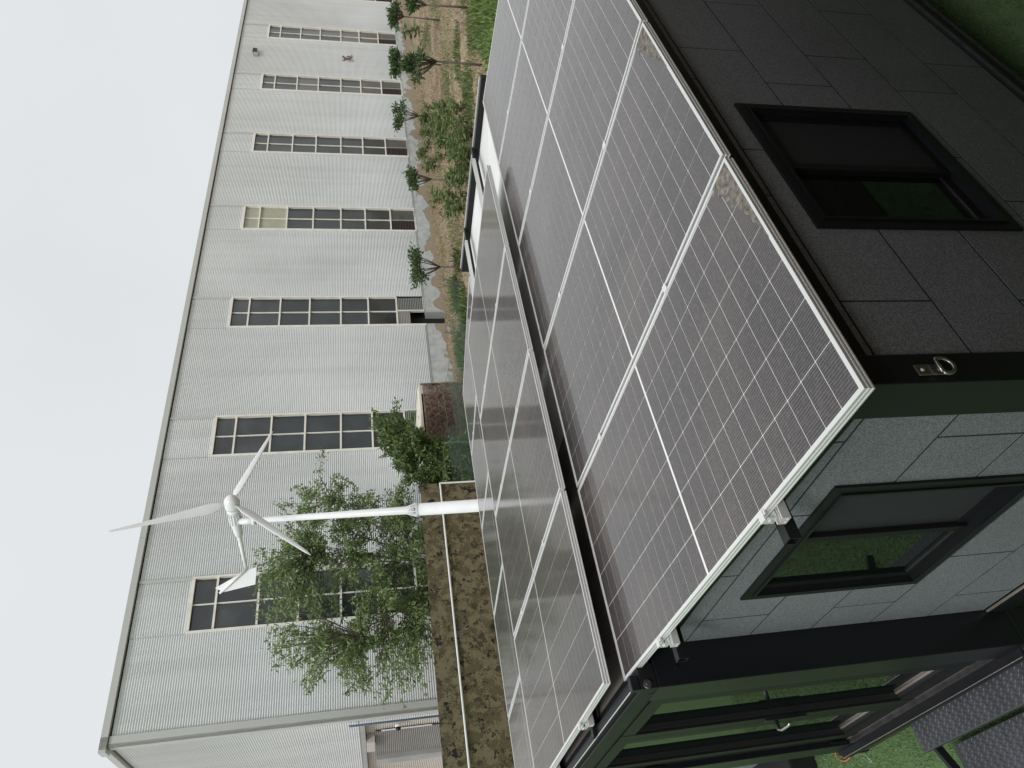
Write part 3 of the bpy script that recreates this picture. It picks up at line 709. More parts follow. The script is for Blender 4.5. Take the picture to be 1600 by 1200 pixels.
# leafless saplings and a seedling
for (u, v, u2, v2, lab) in ((726,441,683,437,'bare sapling with a forked top, left one of the pair'), (727,447,683,449,'bare sapling with a straight stem, right one of the pair')):
    b = at(u, v, z=ZG); t = at(u2, v2, y=b[1]); mb = MB(); mb.smooth = True
    mid = (b+t)/2+np.array([.03, 0, 0]); mb.tube([tuple(b), tuple(mid), tuple(t)], [.02, .015, .008], 5)
    mb.tube([tuple(mid), tuple(mid*.4+t*.6+np.array([.15, 0, .02])), tuple(t+np.array([.25, 0, -.1]))], [.012, .009, .005], 5)
    tag(mb.build('bare_sapling', M['bark']), lab, 'sapling', 'bare saplings')
def leafy_plant(name, base, h, nst, nl, llen, lw, m_, label, cat, group):
    root = empty(name, base, label, cat, group); wood = MB(); cs = []; ds = []
    for s in range(nst):
        t = Vector(base)+Vector((random.gauss(0, .22)*h, random.gauss(0, .22)*h, h*random.uniform(.6, 1)))
        mid = Vector(base).lerp(t, .5)+Vector((0, 0, .1*h)); wood.tube([base, mid, t], [.014, .010, .004], 4, cap=False)
        for j in range(nl):
            f = random.uniform(.2, 1); p = Vector(base).lerp(mid, f*2) if f < .5 else mid.lerp(t, f*2-1)
            cs.append(tuple(p)); a = random.uniform(0, 6.28); ds.append((math.cos(a), math.sin(a), .35))
    V, F = leaf_cloud(np.array(cs), np.array(ds), llen, lw, .25, .2)
    me = fast_mesh('foliage', V-np.array(WP[root.name]), F, m_); o = bpy.data.objects.new('foliage', me); link(o, root, WP[root.name])
    wood.build('stem', M['bark_brown'], root)
b = at(648, 50, z=ZG); b = at(652, 50, z=ZG)
leafy_plant('seedling', tuple(at(668, 50, z=ZG)), 2.0, 3, 14, .45, .18, M['leaf_dark'], 'lone tiny seedling on orange soil by the plinth', 'seedling', None)
# leafy crop plants (a young planting): individual plants in three loose clumps
plant_uv = []
random.seed(11)
def clump(u0, u1, v0, v1, n):
    global clump_no
    for i in range(n): plant_uv.append((random.uniform(u0, u1), random.uniform(v0, v1), clump_no))
    clump_no += 1
clump_no = 0
CL = [('leafy green crop plant in the biggest clump, just beyond the white roof end', 'crop plants in the biggest clump'),
      ('leafy green crop plant in the clump nearest the warehouse plinth, behind the biggest clump', 'crop plants nearest the plinth'),
      ('small crop plant between the third and fourth window strips, close to the plinth', 'crop plants between two window strips'),
      ('leafy green crop plant in the smaller clump beside the compact round young tree', 'crop plants in the smaller clump'),
      ('low leafy plant at the foot of the compact round young tree', 'crop plants at the foot of a young tree')]
clump(700, 748, 165, 262, 34); clump(672, 705, 165, 232, 16); clump(665, 690, 230, 268, 6); clump(716, 742, 262, 332, 15); clump(690, 720, 300, 312, 4)
for i, (u, v, cn_) in enumerate(plant_uv):
    b = at(u, v, z=ZG); h = random.uniform(.6, 1.05)
    leafy_plant('crop_plant', tuple(b), h, random.choice((3, 4, 5)), 15, .24, .075, M['leaf_crop'],
                CL[cn_][0], 'plant', CL[cn_][1])

# ---------------------------------------------------------------- wind turbine
tb = (4.43, 7.95, ZG)
wt = empty('wind_turbine', tb, 'small white three-bladed wind turbine on a tapered pole behind the solar panels', 'wind turbine')
hub = Vector((5.0938, 8.4458, 3.3744))
az, el, ro, BL = R_(-75.1258), R_(1.7505), R_(-14.603), 1.7228
ax = Vector((math.cos(el)*math.cos(az), math.cos(el)*math.sin(az), math.sin(el)))
sx = Vector((0, 0, 1)).cross(ax).normalized(); tx = ax.cross(sx)
neck = Vector((4.865, 8.62, 3.07)); flange = Vector((4.615, 8.19, .66))
dirp = (neck-flange); lower_dir = Vector((4.5059, 8.0, -.2284))-flange
basep = flange + lower_dir*((ZG-flange.z)/lower_dir.z)
mb = MB(); mb.smooth = True
mb.tube([basep, flange], [.105, .092], 20); mb.build('lower_tower', M['whitepaint'], wt)
mb = MB(); mb.smooth = True; mb.tube([flange+Vector((0,0,.02)), flange+dirp*.05, neck], [.085, .060, .040], 16); mb.build('upper_tower', M['whitepaint'], wt)
mb = MB(); mb.tube([flange-Vector((0,0,.015)), flange+Vector((0,0,.02))], .105, 20); mb.build('flange', M['whitepaint'], wt)
for i in range(8):
    a = i*math.pi/4; g = (flange+Vector((math.cos(a)*.09, math.sin(a)*.09, 0)))
    mb = MB(); c0 = Vector((math.cos(a), math.sin(a), 0))
    p0 = flange+Vector((0,0,.02)); mb.hexa([p0+c0*.06+Vector((-c0.y,c0.x,0))*.004, p0+c0*.10+Vector((-c0.y,c0.x,0))*.004, p0+c0*.10-Vector((-c0.y,c0.x,0))*.004, p0+c0*.06-Vector((-c0.y,c0.x,0))*.004,
        p0+c0*.055+Vector((-c0.y,c0.x,0))*.004+Vector((0,0,.13)), p0+c0*.062+Vector((-c0.y,c0.x,0))*.004+Vector((0,0,.13)), p0+c0*.062-Vector((-c0.y,c0.x,0))*.004+Vector((0,0,.13)), p0+c0*.055-Vector((-c0.y,c0.x,0))*.004+Vector((0,0,.13))])
    mb.build('gusset', M['whitepaint'], wt)
# hub cone
mb = MB(); mb.smooth = True
mb.tube([hub+ax*.13, hub+ax*.115, hub+ax*.08, hub+ax*.03, hub-ax*.04, hub-ax*.10, hub-ax*.115], [.012, .05, .085, .108, .115, .108, .06], 20); mb.build('hub', M['whitepaint'], wt)
# nacelle: neck disc, finned body, tapered rear cover
mb = MB(); mb.smooth = True
mb.tube([hub-ax*.13, hub-ax*.15, hub-ax*.17, hub-ax*.19], [.085, .10, .10, .08], 18)
mb.tube([hub-ax*.19, hub-ax*.42, hub-ax*.44, hub-ax*.66, hub-ax*.70], [.075, .088, .082, .060, .05], 14)
nac = mb.build('nacelle', M['whitepaint'], wt)
for i in range(14):
    a = i*2*math.pi/14; r = sx*math.cos(a)+tx*math.sin(a); s_ = ax.cross(r)
    mb = MB(); mb.hexa([hub-ax*.20+r*.07-s_*.004, hub-ax*.41+r*.07-s_*.004, hub-ax*.41+r*.07+s_*.004, hub-ax*.20+r*.07+s_*.004,
                        hub-ax*.20+r*.094-s_*.004, hub-ax*.41+r*.10-s_*.004, hub-ax*.41+r*.10+s_*.004, hub-ax*.20+r*.094+s_*.004])
    mb.build('cooling_fin', M['whitepaint'], nac)
mb = MB(); mb.smooth = True; pn = hub-ax*.40
mb.tube([pn, pn.lerp(neck, .5), neck], [.045, .055, .05], 14); mb.tube([neck+Vector((0,0,.02)), neck-Vector((0,0,.03))], .07, 14); mb.build('yaw_bearing', M['whitepaint'], nac)
# tail
te = hub-ax*1.47
mb = MB(); mb.smooth = True; mb.tube([hub-ax*.66, hub-ax*1.05, te], [.036, .031, .026], 10); mb.build('tail_boom', M['whitepaint'], wt)
def onp(u, v):   # plane through the tail boom end, facing the wind axis' side
    nrm = Vector((RC[2][0], RC[2][1], RC[2][2])); r = Vector(RC.T @ np.array([(u-800)/FC, (v-600)/FC, 1.0])); c = Vector(CC)
    return c+r*((te-c).dot(nrm)/r.dot(nrm))
fin = [onp(401,886), onp(399,913), onp(350,925), onp(336,919), onp(385,891)]
nr = Vector((RC[2][0], RC[2][1], 0)).normalized()
mb = MB(); mb.v = [tuple(p-nr*.006) for p in fin]+[tuple(p+nr*.006) for p in fin]
mb.f = [(0,1,2,3,4), (9,8,7,6,5)]+[(i, (i+1) % 5, (i+1) % 5+5, i+5) for i in range(5)]
fn = mb.build('tail_fin', M['whitepaint'], wt)
mb = MB(); mb.smooth = True; mb.tube([te-nr*.03, onp(344,926)-nr*.03], .02, 8); mb.build('fin_spar', M['whitepaint'], fn)
for i in range(3):
    g = ro+i*2*math.pi/3; d = tx*math.cos(g)+sx*math.sin(g); e = ax.cross(d)
    mb = MB(); mb.smooth = True; nst = 16; rings = []
    for j in range(nst+1):
        f = j/nst; r = .085+(BL-.085)*f
        ch = .05+.135*(f/.13) if f < .13 else .185-(.150)*((f-.13)/.87)**.85
        if f > .96: ch *= 1-(f-.96)/.04*.75
        tw = R_(30*(1-f)**1.6+2); th = ch*(.16-.05*f)+.006
        cd = e*math.cos(tw)-ax*math.sin(tw); nd = ax*math.cos(tw)+e*math.sin(tw)
        c = hub+d*r+ax*(.02*f*f)
        ring = []
        for q in range(12):
            t_ = 2*math.pi*q/12; xx = math.cos(t_)*.5; yy = math.sin(t_)*.5*(1-.45*xx*2*.5)
            ring.append(tuple(c+cd*((xx+.12)*ch)+nd*(yy*th)))
        rings.append(ring)
    for ring in rings: mb.v += ring
    for j in range(nst):
        for q in range(12):
            a = j*12+q; b_ = j*12+(q+1) % 12; mb.f.append((a, b_, b_+12, a+12))
    mb.f.append(tuple(range(11, -1, -1))); mb.f.append(tuple(nst*12+q for q in range(12)))
    mb.build('blade', M['whitepaint'], wt)

# ---------------------------------------------------------------- container house
XB = .10; YA = .10; XE = 5.95
YC0, YC1 = 2.09, 4.22; YW = 6.75
ZTOP = .10
house = empty('container_house', (3, 3.2, ZL), 'black folding container house with charcoal board cladding and solar panels on its roof', 'house')
def part(name, m_, a, b_, bevel=0, parent=house):
    mb = MB(); mb.box(a, b_); return mb.build(name, m_, parent, bevel=bevel)
RZ = [-.03, -.20, -.549, -.898, -1.247, -1.596, -1.955]
G = .0044
def clad(face, plane, lo, hi, offs, pitch, wins):
    """boards in running bond; face 'A' = wall at y=plane facing -y, 'B' = wall at x=plane facing -x"""
    for i in range(6):
        z1, z0 = RZ[i], RZ[i+1]
        if i == 0: z1 = -.105 
        js = [lo]; j = offs[i % 2]
        while j < hi-.05:
            if j > lo+.05: js.append(j)
            j += pitch
        js.append(hi)
        for a, b_ in zip(js[:-1], js[1:]):
            pieces = [(a+G, b_-G, z0+G, z1-G)]
            for (wa, wb, wz0, wz1) in wins:     # cut round the windows
                out = []
                for (p0, p1, q0, q1) in pieces:
                    if p1 <= wa or p0 >= wb or q1 <= wz0 or q0 >= wz1: out.append((p0, p1, q0, q1)); continue
                    if q1 > wz1: out.append((p0, p1, wz1, q1))
                    if q0 < wz0: out.append((p0, p1, q0, wz0))
                    m0, m1 = max(q0, wz0), min(q1, wz1)
                    if p0 < wa: out.append((p0, wa, m0, m1))
                    if p1 > wb: out.append((wb, p1, m0, m1))
                pieces = out
            if not pieces: continue
            mb = MB()
            for (p0, p1, q0, q1) in pieces:
                t = .012; jt = random.uniform(-.0005, .0005)
                if face == 'A': mb.box((p0, plane+jt, q0), (p1, plane+t, q1))
                else: mb.box((plane+jt, p0, q0), (plane+t, p1, q1))
            mb.build('wall_board', M['clad'], house)
WA = (.842, 1.723, -1.185, -.297); WB = (.667, 1.599, -1.215, -.302)
clad('A', YA, .205, 5.85, (.135, .455), .909, [WA])
clad('B', XB, .255, YC0-.004, (.395, .87), .96, [WB])
# backing that shows as the black joint
def backing(face, lo, hi, w):
    mb = MB()
    rects = [(lo, hi, w[3], -.105), (lo, hi, -1.955, w[2]), (lo, w[0], w[2], w[3]), (w[1], hi, w[2], w[3])]
    for p0, p1, q0, q1 in rects:
        if face == 'A': mb.box((p0, YA+.0012, q0), (p1, YA+.05, q1))
        else: mb.box((XB+.0012, p0, q0), (XB+.05, p1, q1))
    mb.build('wall_core', M['darkin'], house)
backing('A', .205, 5.85, WA); backing('B', .255, YC0-.002, WB)
# back end and far side of the house
part('end_wall', M['clad'], (5.86, .2, -1.955), (5.9, 6.7, -.10)); part('far_wall', M['clad'], (.15, 6.66, -1.955), (5.85, 6.70, -.14))
part('far_front_wall', M['clad'], (XB, YC1+.005, -1.955), (XB+.04, 6.6, -.10))
# corner posts: near corner shows a black face and a dark green-black face
p = part('corner_post', M['blackgloss'], (.083, .083, -2.02), (.20, .252, -.09), bevel=.004)
mb = MB(); mb.box((.0835+.118, .092, -2.02), (.0835+.122, .20, -.09)); mb.build('post_bead', M['black'], house)
part('corner_post', M['black'], (XB-.015, 6.60, -2.02), (XB+.1, 6.72, -.09), bevel=.004)
part('corner_post', M['black'], (5.85, .085, -2.02), (5.95, .2, -.09), bevel=.004)
# base beams and skirting
part('base_beam', M['black'], (.2, .093, -2.065), (5.95, .2, -1.962), bevel=.004)
part('base_trim', M['sill'], (.2, .075, -1.978), (5.95, .0915, -1.966))
part('base_trim', M['sill'], (.2, .08, -2.078), (5.95, .2, -2.067))
part('base_beam', M['black'], (.085, .2, -2.13), (.2, YC0-.003, -1.985), bevel=.004)
part('base_trim', M['bright'], (.086, .255, -1.976), (.099, YC0-.003, -1.966), bevel=.002)
part('skirting', M['darkin'], (.35, .45, ZL), (5.8, 6.4, -2.07))
# wing roofs (slope out) and the flat core roof
def slope(y): return -.115+.0449*y
mb = MB(); mb.hexa([(.09, .09, slope(.04)-.05), (5.95, .09, slope(.04)-.05), (5.95, 2.085, slope(2.085)-.05), (.09, 2.085, slope(2.085)-.05),
                    (.09, .09, slope(.04)), (5.95, .09, slope(.04)), (5.95, 2.085, slope(2.085)), (.09, 2.085, slope(2.085))]); mb.build('wing_roof', M['black'], house)
def slope3(y): return -.115+.0449*(6.85-y)
mb = MB(); mb.hexa([(.0, 4.225, slope3(4.225)-.05), (5.95, 4.225, slope3(4.225)-.05), (5.95, 6.8, slope3(6.8)-.05), (.0, 6.8, slope3(6.8)-.05),
                    (.0, 4.225, slope3(4.225)), (5.95, 4.225, slope3(4.225)), (5.95, 6.8, slope3(6.8)), (.0, 6.8, slope3(6.8))]); mb.build('wing_roof', M['roofwhite'], house)
part('core_roof', M['roofwhite'], (1.6, YC0+.03, .0), (5.88, YC1-.03, .055))
for i in range(7):
    part('roof_board', M['roofboard'], (-.03+i*.235, YC0+.005, .02), (-.03+i*.235+.231, YC1-.005, .078+.001*(i % 2)))
part('roof_rim', M['black'], (5.885, YC0, -.05), (5.95, 4.62, .118)); 
mb = MB(); mb.box((5.955, 2.12, .119), (5.972, 4.62, .129)); mb.build('rim_edge', M['alu'], house)
# front frame of the core
part('portal_post', M['blackgloss'], (-.10, YC0, -2.085), (.14, 2.295, .0), bevel=.005)
part('portal_post', M['blackgloss'], (-.10, 3.985, -2.085), (.14, YC1-.01, .0), bevel=.005)
part('portal_beam', M['black'], (-.10, YC0+.001, -.0+.002), (.02, YC1-.011, .088), bevel=.004)
part('beam_flange', M['black'], (-.085, YC0+.03, .089), (-.035, YC1-.03, .118), bevel=.003)
part('beam_edge', M['alu'], (-.0865, YC0+.05, .1185), (-.0825, YC1-.03, .1215))
part('corner_casting', M['blackgloss'], (-.100, YC0+.002, .090), (-.028, YC0+.045, .135), bevel=.006)
# post details: bolts, keyhole slots, hinges
def disc(c, nrm, r, h, m_, name, seg=14):
    mb = MB(); mb.smooth = False; c = Vector(c); nrm = Vector(nrm); mb.tube([c, c+nrm*h], [r, r*.92], seg); return mb.build(name, m_, house)
disc((-.078, YC0, .075-.02), (0, -1, 0), .022, .006, M['steel'], 'bolt'); disc((-.078, YC0-.006, .055), (0, -1, 0), .010, .008, M['steel'], 'bolt_head')
disc((-.101, 2.19, .015), (-1, 0, 0), .016, .001, M['darkin'], 'slot'); disc((-.02, YC0-.0, -.11), (0, -1, 0), .009, .01, M['black'], 'bolt')
for z in (-.045, -.46, -1.90):
    part('hinge', M['blackgloss'], (-.085, 2.297, z-.13), (-.070, 2.325, z-.02))
for z in (-.46, -1.88): part('hinge', M['blackgloss'], (-.085, 3.955, z-.13), (-.070, 3.983, z-.02))
# threshold: stacked plates with bright edge strips
part('threshold', M['sill'], (-.095, 2.296, -2.082), (.06, 3.984, -2.052), bevel=.002)
part('threshold', M['black'], (-.145, YC0+.05, -2.155), (.06, YC1-.02, -2.086), bevel=.003)
part('threshold', M['sill'], (-.115, YC0+.05, -2.31), (.06, YC1-.02, -2.158), bevel=.003)
part('threshold_edge', M['bright'], (-.064, 2.30, -2.051), (-.054, 3.98, -2.036), bevel=.002)
part('threshold_edge', M['bright'], (-.148, YC0+.06, -2.0855), (-.1455, YC1-.03, -2.078))
part('threshold_edge', M['alu'], (-.1185, YC0+.06, -2.160), (-.1155, YC1-.03, -2.156))
part('corner_casting', M['black'], (-.12, YC0, -2.33), (.1, 2.14, -2.09), bevel=.006); part('corner_casting', M['black'], (-.12, YC1-.018, -2.33), (.1, YC1+.03, -2.09), bevel=.006)
# jambs and the two glazed door leaves
part('door_jamb', M['black'], (-.062, 2.296, -2.05), (.03, 2.40, -.003)); part('door_jamb', M['black'], (-.062, 3.90, -2.05), (.03, 3.984, -.003))
part('door_head', M['black'], (-.062, 2.401, -.06), (.03, 3.899, -.003))
def door(y0, y1, handle_side):
    mb = MB(); s = .085
    mb.box((-.068, y0, -2.035), (.0, y0+s, -.065)); mb.box((-.068, y1-s, -2.035), (.0, y1, -.065))
    mb.box((-.066, y0+s, -.15), (.0, y1-s, -.065)); mb.box((-.066, y0+s, -2.035), (.0, y1-s, -1.93))
    d = mb.build('door', M['black'], house)
    mb = MB(); mb.box((-.018, y0+s, -1.93), (-.010, y1-s, -.15)); mb.build('pane', M['house_glass'], d)
    mb = MB()
    for a in (y0+s, y1-s-.012): mb.box((-.05, a, -1.93), (-.019, a+.012, -.15))
    mb.box((-.05, y0+s+.012, -.162), (-.019, y1-s-.012, -.15)); mb.box((-.05, y0+s+.012, -1.93), (-.019, y1-s-.012, -1.915))
    mb.build('glazing_bead', M['caseblack'], d)
    mb = MB(); mb.box((-.032, y0+s, -1.9145), (-.019, y1-s, -1.908)); mb.build('bead_glint', M['bright'], d)  # bright strip painted in as the glint along the bottom bead
    return d
dr1 = door(2.405, 3.148, 1); dr2 = door(3.152, 3.895, 0)
mb = MB(); mb.box((-.080, 3.085, -1.28), (-.0685, 3.115, -1.0)); mb.build('handle_plate', M['caseblack'], dr1, bevel=.003)
mb = MB(); mb.smooth = True; mb.tube([(-.08, 3.10, -1.07), (-.13, 3.10, -1.07), (-.14, 3.07, -1.073), (-.14, 2.99, -1.078), (-.132, 2.965, -1.082)], [.013, .012, .011, .010, .008], 10); mb.build('handle', M['steel'], dr1)
# pale slat stands in for the reflection near the top of this glass
mb = MB(); mb.box((.02, 2.50, -.36), (.03, 3.05, -.16)); mb.build('pale_reflection', M['trim'], dr1)

# windows
def house_window(face, plane, w, split, dark_lo):
    """frame proud of the boards, sliding sash; screen on one half"""
    a0, a1, z0, z1 = w
    def bx(p0, p1, q0, q1, d0, d1):
        # d measured outwards from the wall plane
        if face == 'A': return (p0, plane-d1, q0), (p1, plane-d0, q1)
        return (plane-d1, p0, q0), (plane-d0, p1, q1)
    fr = MB(); t = .052
    for (p0, p1, q0, q1) in ((a0, a0+t, z0, z1), (a1-t, a1, z0, z1), (a0+t, a1-t, z0, z0+t), (a0+t, a1-t, z1-t, z1)):
        fr.box(*bx(p0, p1, q0, q1, -.05, .012))
    o = fr.build('window', M['black'], house)
    mb = MB(); e = .012
    for (p0, p1, q0, q1) in ((a0+t-e, a0+t, z0+t-e, z1-t+e), (a1-t, a1-t+e, z0+t-e, z1-t+e), (a0+t, a1-t, z0+t-e, z0+t), (a0+t, a1-t, z1-t, z1-t+e)):
        mb.box(*bx(p0, p1, q0, q1, .0125, .020))
    mb.build('frame_bead', M['blackgloss'], o)
    mid = split
    s = .040
    for (l, r, dep, glass) in ((a0+t, mid+.02, -.030, dark_lo), (mid-.02, a1-t, -.012, not dark_lo)):
        mb = MB()
        zz0, zz1 = z0+t, z1-t
        for (p0, p1, q0, q1) in ((l, l+s, zz0, zz1), (r-s, r, zz0, zz1), (l+s, r-s, zz0, zz0+s), (l+s, r-s, zz1-s, zz1)):
            mb.box(*bx(p0, p1, q0, q1, dep-.016, dep))
        sa = mb.build('sash', M['black'], house)
        mb = MB(); mb.box(*bx(l+s, r-s, zz0+s, zz1-s, dep-.012, dep-.008))
        mb.build('screen' if glass else 'pane', M['screen'] if glass else M['house_glass'], sa)
        if not glass:
            mb = MB(); mb.box(*bx(l+s, r-s, zz0+s, zz0+s+.006, dep-.0075, dep+.001)); mb.build('sill_bead', M['sill'], sa)
    part('reveal', M['darkin'], *bx(a0+t, a1-t, z0+t, z1-t, -.060, -.056))
house_window('A', YA, WA, 1.275, False)
house_window('B', XB, WB, 1.105, True)
# lashing ring on the corner post
ring = MB(); ring.box((.108, .076, -.375), (.150, .0825, -.285)); pl_ = ring.build('ring_plate', M['steel'], house, bevel=.0025)
mb = MB(); mb.smooth = True
cen = Vector((.130, .066, -.372)); pts = [cen+Vector((.030*math.cos(a), -.004, .032*math.sin(a)*1.0)) for a in np.linspace(R_(35), R_(-215), 20)]
mb.tube(pts, .0065, 8); mb.tube([pts[0], pts[-1]], .0065, 8); mb.build('ring', M['steel'], pl_)
mb = MB(); mb.smooth = True; mb.tube([(.128, .076, -.305), (.128, .0725, -.305)], [.007, .004], 10); mb.tube([(.128, .076, -.365), (.128, .0725, -.365)], [.007, .004], 10); mb.build('rivet', M['alu'], pl_)
# mounting tubes and aluminium rails under the rows
def rail(y, zt, x0, x1, tilt=0, m_roof=True):
    # hollow square tube
    mb = MB(); t = .004; w = .046; zb = zt-.030-w
    mb.box((x0, y, zb), (x1, y+w, zb+t)); mb.box((x0, y, zb+w-t), (x1, y+w, zb+w)); mb.box((x0, y, zb+t), (x1, y+t, zb+w-t)); mb.box((x0, y+w-t, zb+t), (x1, y+w, zb+w-t))
    mb.build('mounting_tube', M['black'], house)
    mb = MB(); yy = y-.052; z0 = zt-.034
    xr0, xr1 = x0+.050, x1-.3
    mb.box((xr0, yy, z0), (xr1, yy+.044, z0+.006)); mb.box((xr0, yy, z0+.006), (xr1, yy+.005, zt-.001)); mb.box((xr0, yy+.020, z0+.006), (xr1, yy+.024, zt-.004)); mb.box((xr0, yy+.039, z0+.006), (xr1, yy+.044, zt-.001))
    mb.build('mounting_rail', M['alu'], house)
T1 = R_(2.567)
for y in (.66, 1.73): rail(y, y*math.tan(T1)-.036, -.095, 5.98)
for y in (2.90, 3.98): rail(y, .214-.036-.0075*(y-2.26)-.001, -.085, 5.94)
for y in (5.15, 6.2): rail(y, .045-math.tan(T1)*(y-4.58)-.037, -.062, 5.9)
mb = MB(); mb.tube([(.06, 2.13, .083), (.12, 2.2, .083), (.18, 2.30, .083), (.22, 2.42, .083)], .0022, 5); mb.build('red_cable', M['red'], house)

# ---------------------------------------------------------------- solar panels
PW, PL, PH = 1.134, 2.278, .035
lip = .013
prof = [(lip, -.0035), (lip, 0), (0, 0), (0, -.006), (.002, -.008), (.002, -.014), (0, -.016), (0, -.021), (.002, -.023), (.002, -.028), (0, -.030), (0, -PH), (.022, -PH), (.022, -PH+.002)]
mb = MB()
cor = [(0, 0, 1, 1), (PW, 0, -1, 1), (PW, PL, -1, -1), (0, PL, 1, -1)]
for (cx_, cy_, dx, dy) in cor:
    for d, z in prof: mb.v.append((cx_+dx*d, cy_+dy*d, z))
n = len(prof)
for c in range(4):
    c2 = (c+1) % 4
    for i in range(n-1): mb.f.append((c*n+i, c2*n+i, c2*n+i+1, c*n+i+1)[::-1])
frame_me = mb.mesh('frame', M['alu'])
mb = MB(); mb.box((lip-.002, lip-.002, -.0062), (PW-lip+.002, PL-lip+.002, -.0045)); back_me = mb.mesh('backsheet', M['backsheet'])
cols, rws = 6, 12; mx_ = .0175; my_ = .019
cwp = (PW-2*mx_)/cols; chp = (PL/2-my_-.007)/rws; cw = cwp-.0032; ch = chp-.0032
def cellmesh(mb, x, y):
    c = .0015
    P_ = [(x-cw/2+c, y-ch/2), (x+cw/2-c, y-ch/2), (x+cw/2, y-ch/2+c), (x+cw/2, y+ch/2-c), (x+cw/2-c, y+ch/2), (x-cw/2+c, y+ch/2), (x-cw/2, y+ch/2-c), (x-cw/2, y-ch/2+c)]
    i = len(mb.v); mb.v += [(a, b_, -.0036) for a, b_ in P_]+[(a, b_, -.0044) for a, b_ in P_]
    mb.f.append(tuple(range(i, i+8)))
    for k in range(8): mb.f.append((i+k, i+8+k, i+8+(k+1) % 8, i+(k+1) % 8))
mb = MB(); cellmesh(mb, 0, 0); cell_me = mb.mesh('solar_cell', M['cell'])
cellpos = []
for half in (0, 1):
    for r in range(rws):
        y = my_+chp*(r+.5) if half == 0 else PL/2+.007+chp*(r+.5)
        for c in range(cols): cellpos.append((mx_+cwp*(c+.5), y))
mb = MB()
for (x, y) in cellpos: cellmesh(mb, x, y)
allcells_me = mb.mesh('cell_grid', M['cell'])
mb = MB(); mb.box((-.02, -.016, -.002), (.02, .016, .004)); clamp_me = mb.mesh('clamp', M['alu'])
mb = MB(); mb.box((lip, PL-.06, -.0035), (PW-lip, PL-.059, -.0034)); 
def solar_panel(label, origin, tilt, k, individual, skew=0):
    root = bpy.data.objects.new('solar_panel', None); COL.objects.link(root); root.empty_display_size = .1
    root.location = (origin[0]+k*1.154+.002, origin[1], origin[2]); root.rotation_euler = (tilt, 0, R_(skew))
    root['label'] = label; root['category'] = 'solar panel'; root['group'] = 'solar panels on the container house roof'
    def ch_(name, me, loc=(0, 0, 0)):
        o = bpy.data.objects.new(name, me); COL.objects.link(o); o.parent = root; o.location = loc; return o
    ch_('frame', frame_me); ch_('backsheet', back_me)
    if individual:
        for (x, y) in cellpos: ch_('solar_cell', cell_me, (x, y, 0))
    else: kind(ch_('cell_grid', allcells_me), 'stuff')
    for yy in (.66, 1.75): ch_('clamp', clamp_me, (-.010, yy, .001))
    return root
L1 = ['nearest solar panel, at the front corner, with dirt washed into one corner',
      'second solar panel of the low front row, with a dirt patch at its outer corner',
      'third solar panel of the low front row, between the second and fourth',
      'fourth solar panel of the low front row, opposite the white roof end',
      'last solar panel of the low front row, at the far end of the roof']
L2 = ['first solar panel of the raised middle row, above the glass door',
      'second solar panel of the raised middle row, facing the wind turbine',
      'third solar panel of the raised middle row, facing the lattice shed',
      'last solar panel of the raised middle row, beside the bare white roof']
L3 = ['solar panel of the hindmost row nearest the glass door front',
      'second solar panel of the hindmost row counted from the door front',
      'solar panel of the hindmost row right in front of the turbine pole',
      'fourth solar panel of the hindmost row, before the green wire net',
      'solar panel at the far end of the hindmost row']
pan = []
for k in range(5): pan.append(solar_panel(L1[k], (0, 0, 0), T1, k, k < 4))
for k in range(4): pan.append(solar_panel(L2[k], (-.0067, 2.2591, .2138), R_(-.53), k, k < 3, skew=0))
for k in range(5): pan.append(solar_panel(L3[k], (0, 4.58, .045), -T1, k, False))
for g_, xs_ in ((0, (0, 5)), (5, (0, 4))): pass
# end clamps on the open edge
for idx in (0, 5, 9):
    for yy in (.655, 1.74):
        mb = MB(); mb.box((-.030, yy-.020, -.040), (-.002, yy+.020, -.036)); mb.box((-.030, yy-.020, -.036), (-.026, yy+.020, -.004)); mb.box((-.012, yy-.020, -.004), (.010, yy+.020, .002)); mb.tube([(-.017, yy, -.02), (-.034, yy, -.02)], .007, 6)
        me = mb.mesh('end_clamp', M['alu']); o = bpy.data.objects.new('end_clamp', me); COL.objects.link(o); o.parent = pan[idx]
# dried dirt in the low corners of two panels
def dirt(parent, wx, wy, seed):
    random.seed(seed); mb = MB(); n = 26; x0, y0 = PW-lip-.001, lip+.001
    edge = []
    for i in range(n+1):
        f = i/n; r = (1-f)**1.2; yy = y0+wy*(r*.9+.0)*(1+.22*math.sin(i*2.1)+random.uniform(-.15, .15)); edge.append((x0-wx*f, max(y0+.004, yy)))
    for i in range(n+1):
        x, ye = edge[i]
        mb.v += [(x, y0, -.0006), (x, y0+(ye-y0)*.75, .0006), (x, ye, -.0034)]
    for i in range(n):
        a = 3*i; mb.f += [(a, a+1, a+4, a+3), (a+1, a+2, a+5, a+4)]
    me = mb.mesh('dirt_patch', M['dust']); o = bpy.data.objects.new('dirt_patch', me); COL.objects.link(o); o.parent = parent
dirt(pan[1], .40, .13, 3); dirt(pan[0], .44, .13, 5); dirt(pan[2], .12, .02, 8)

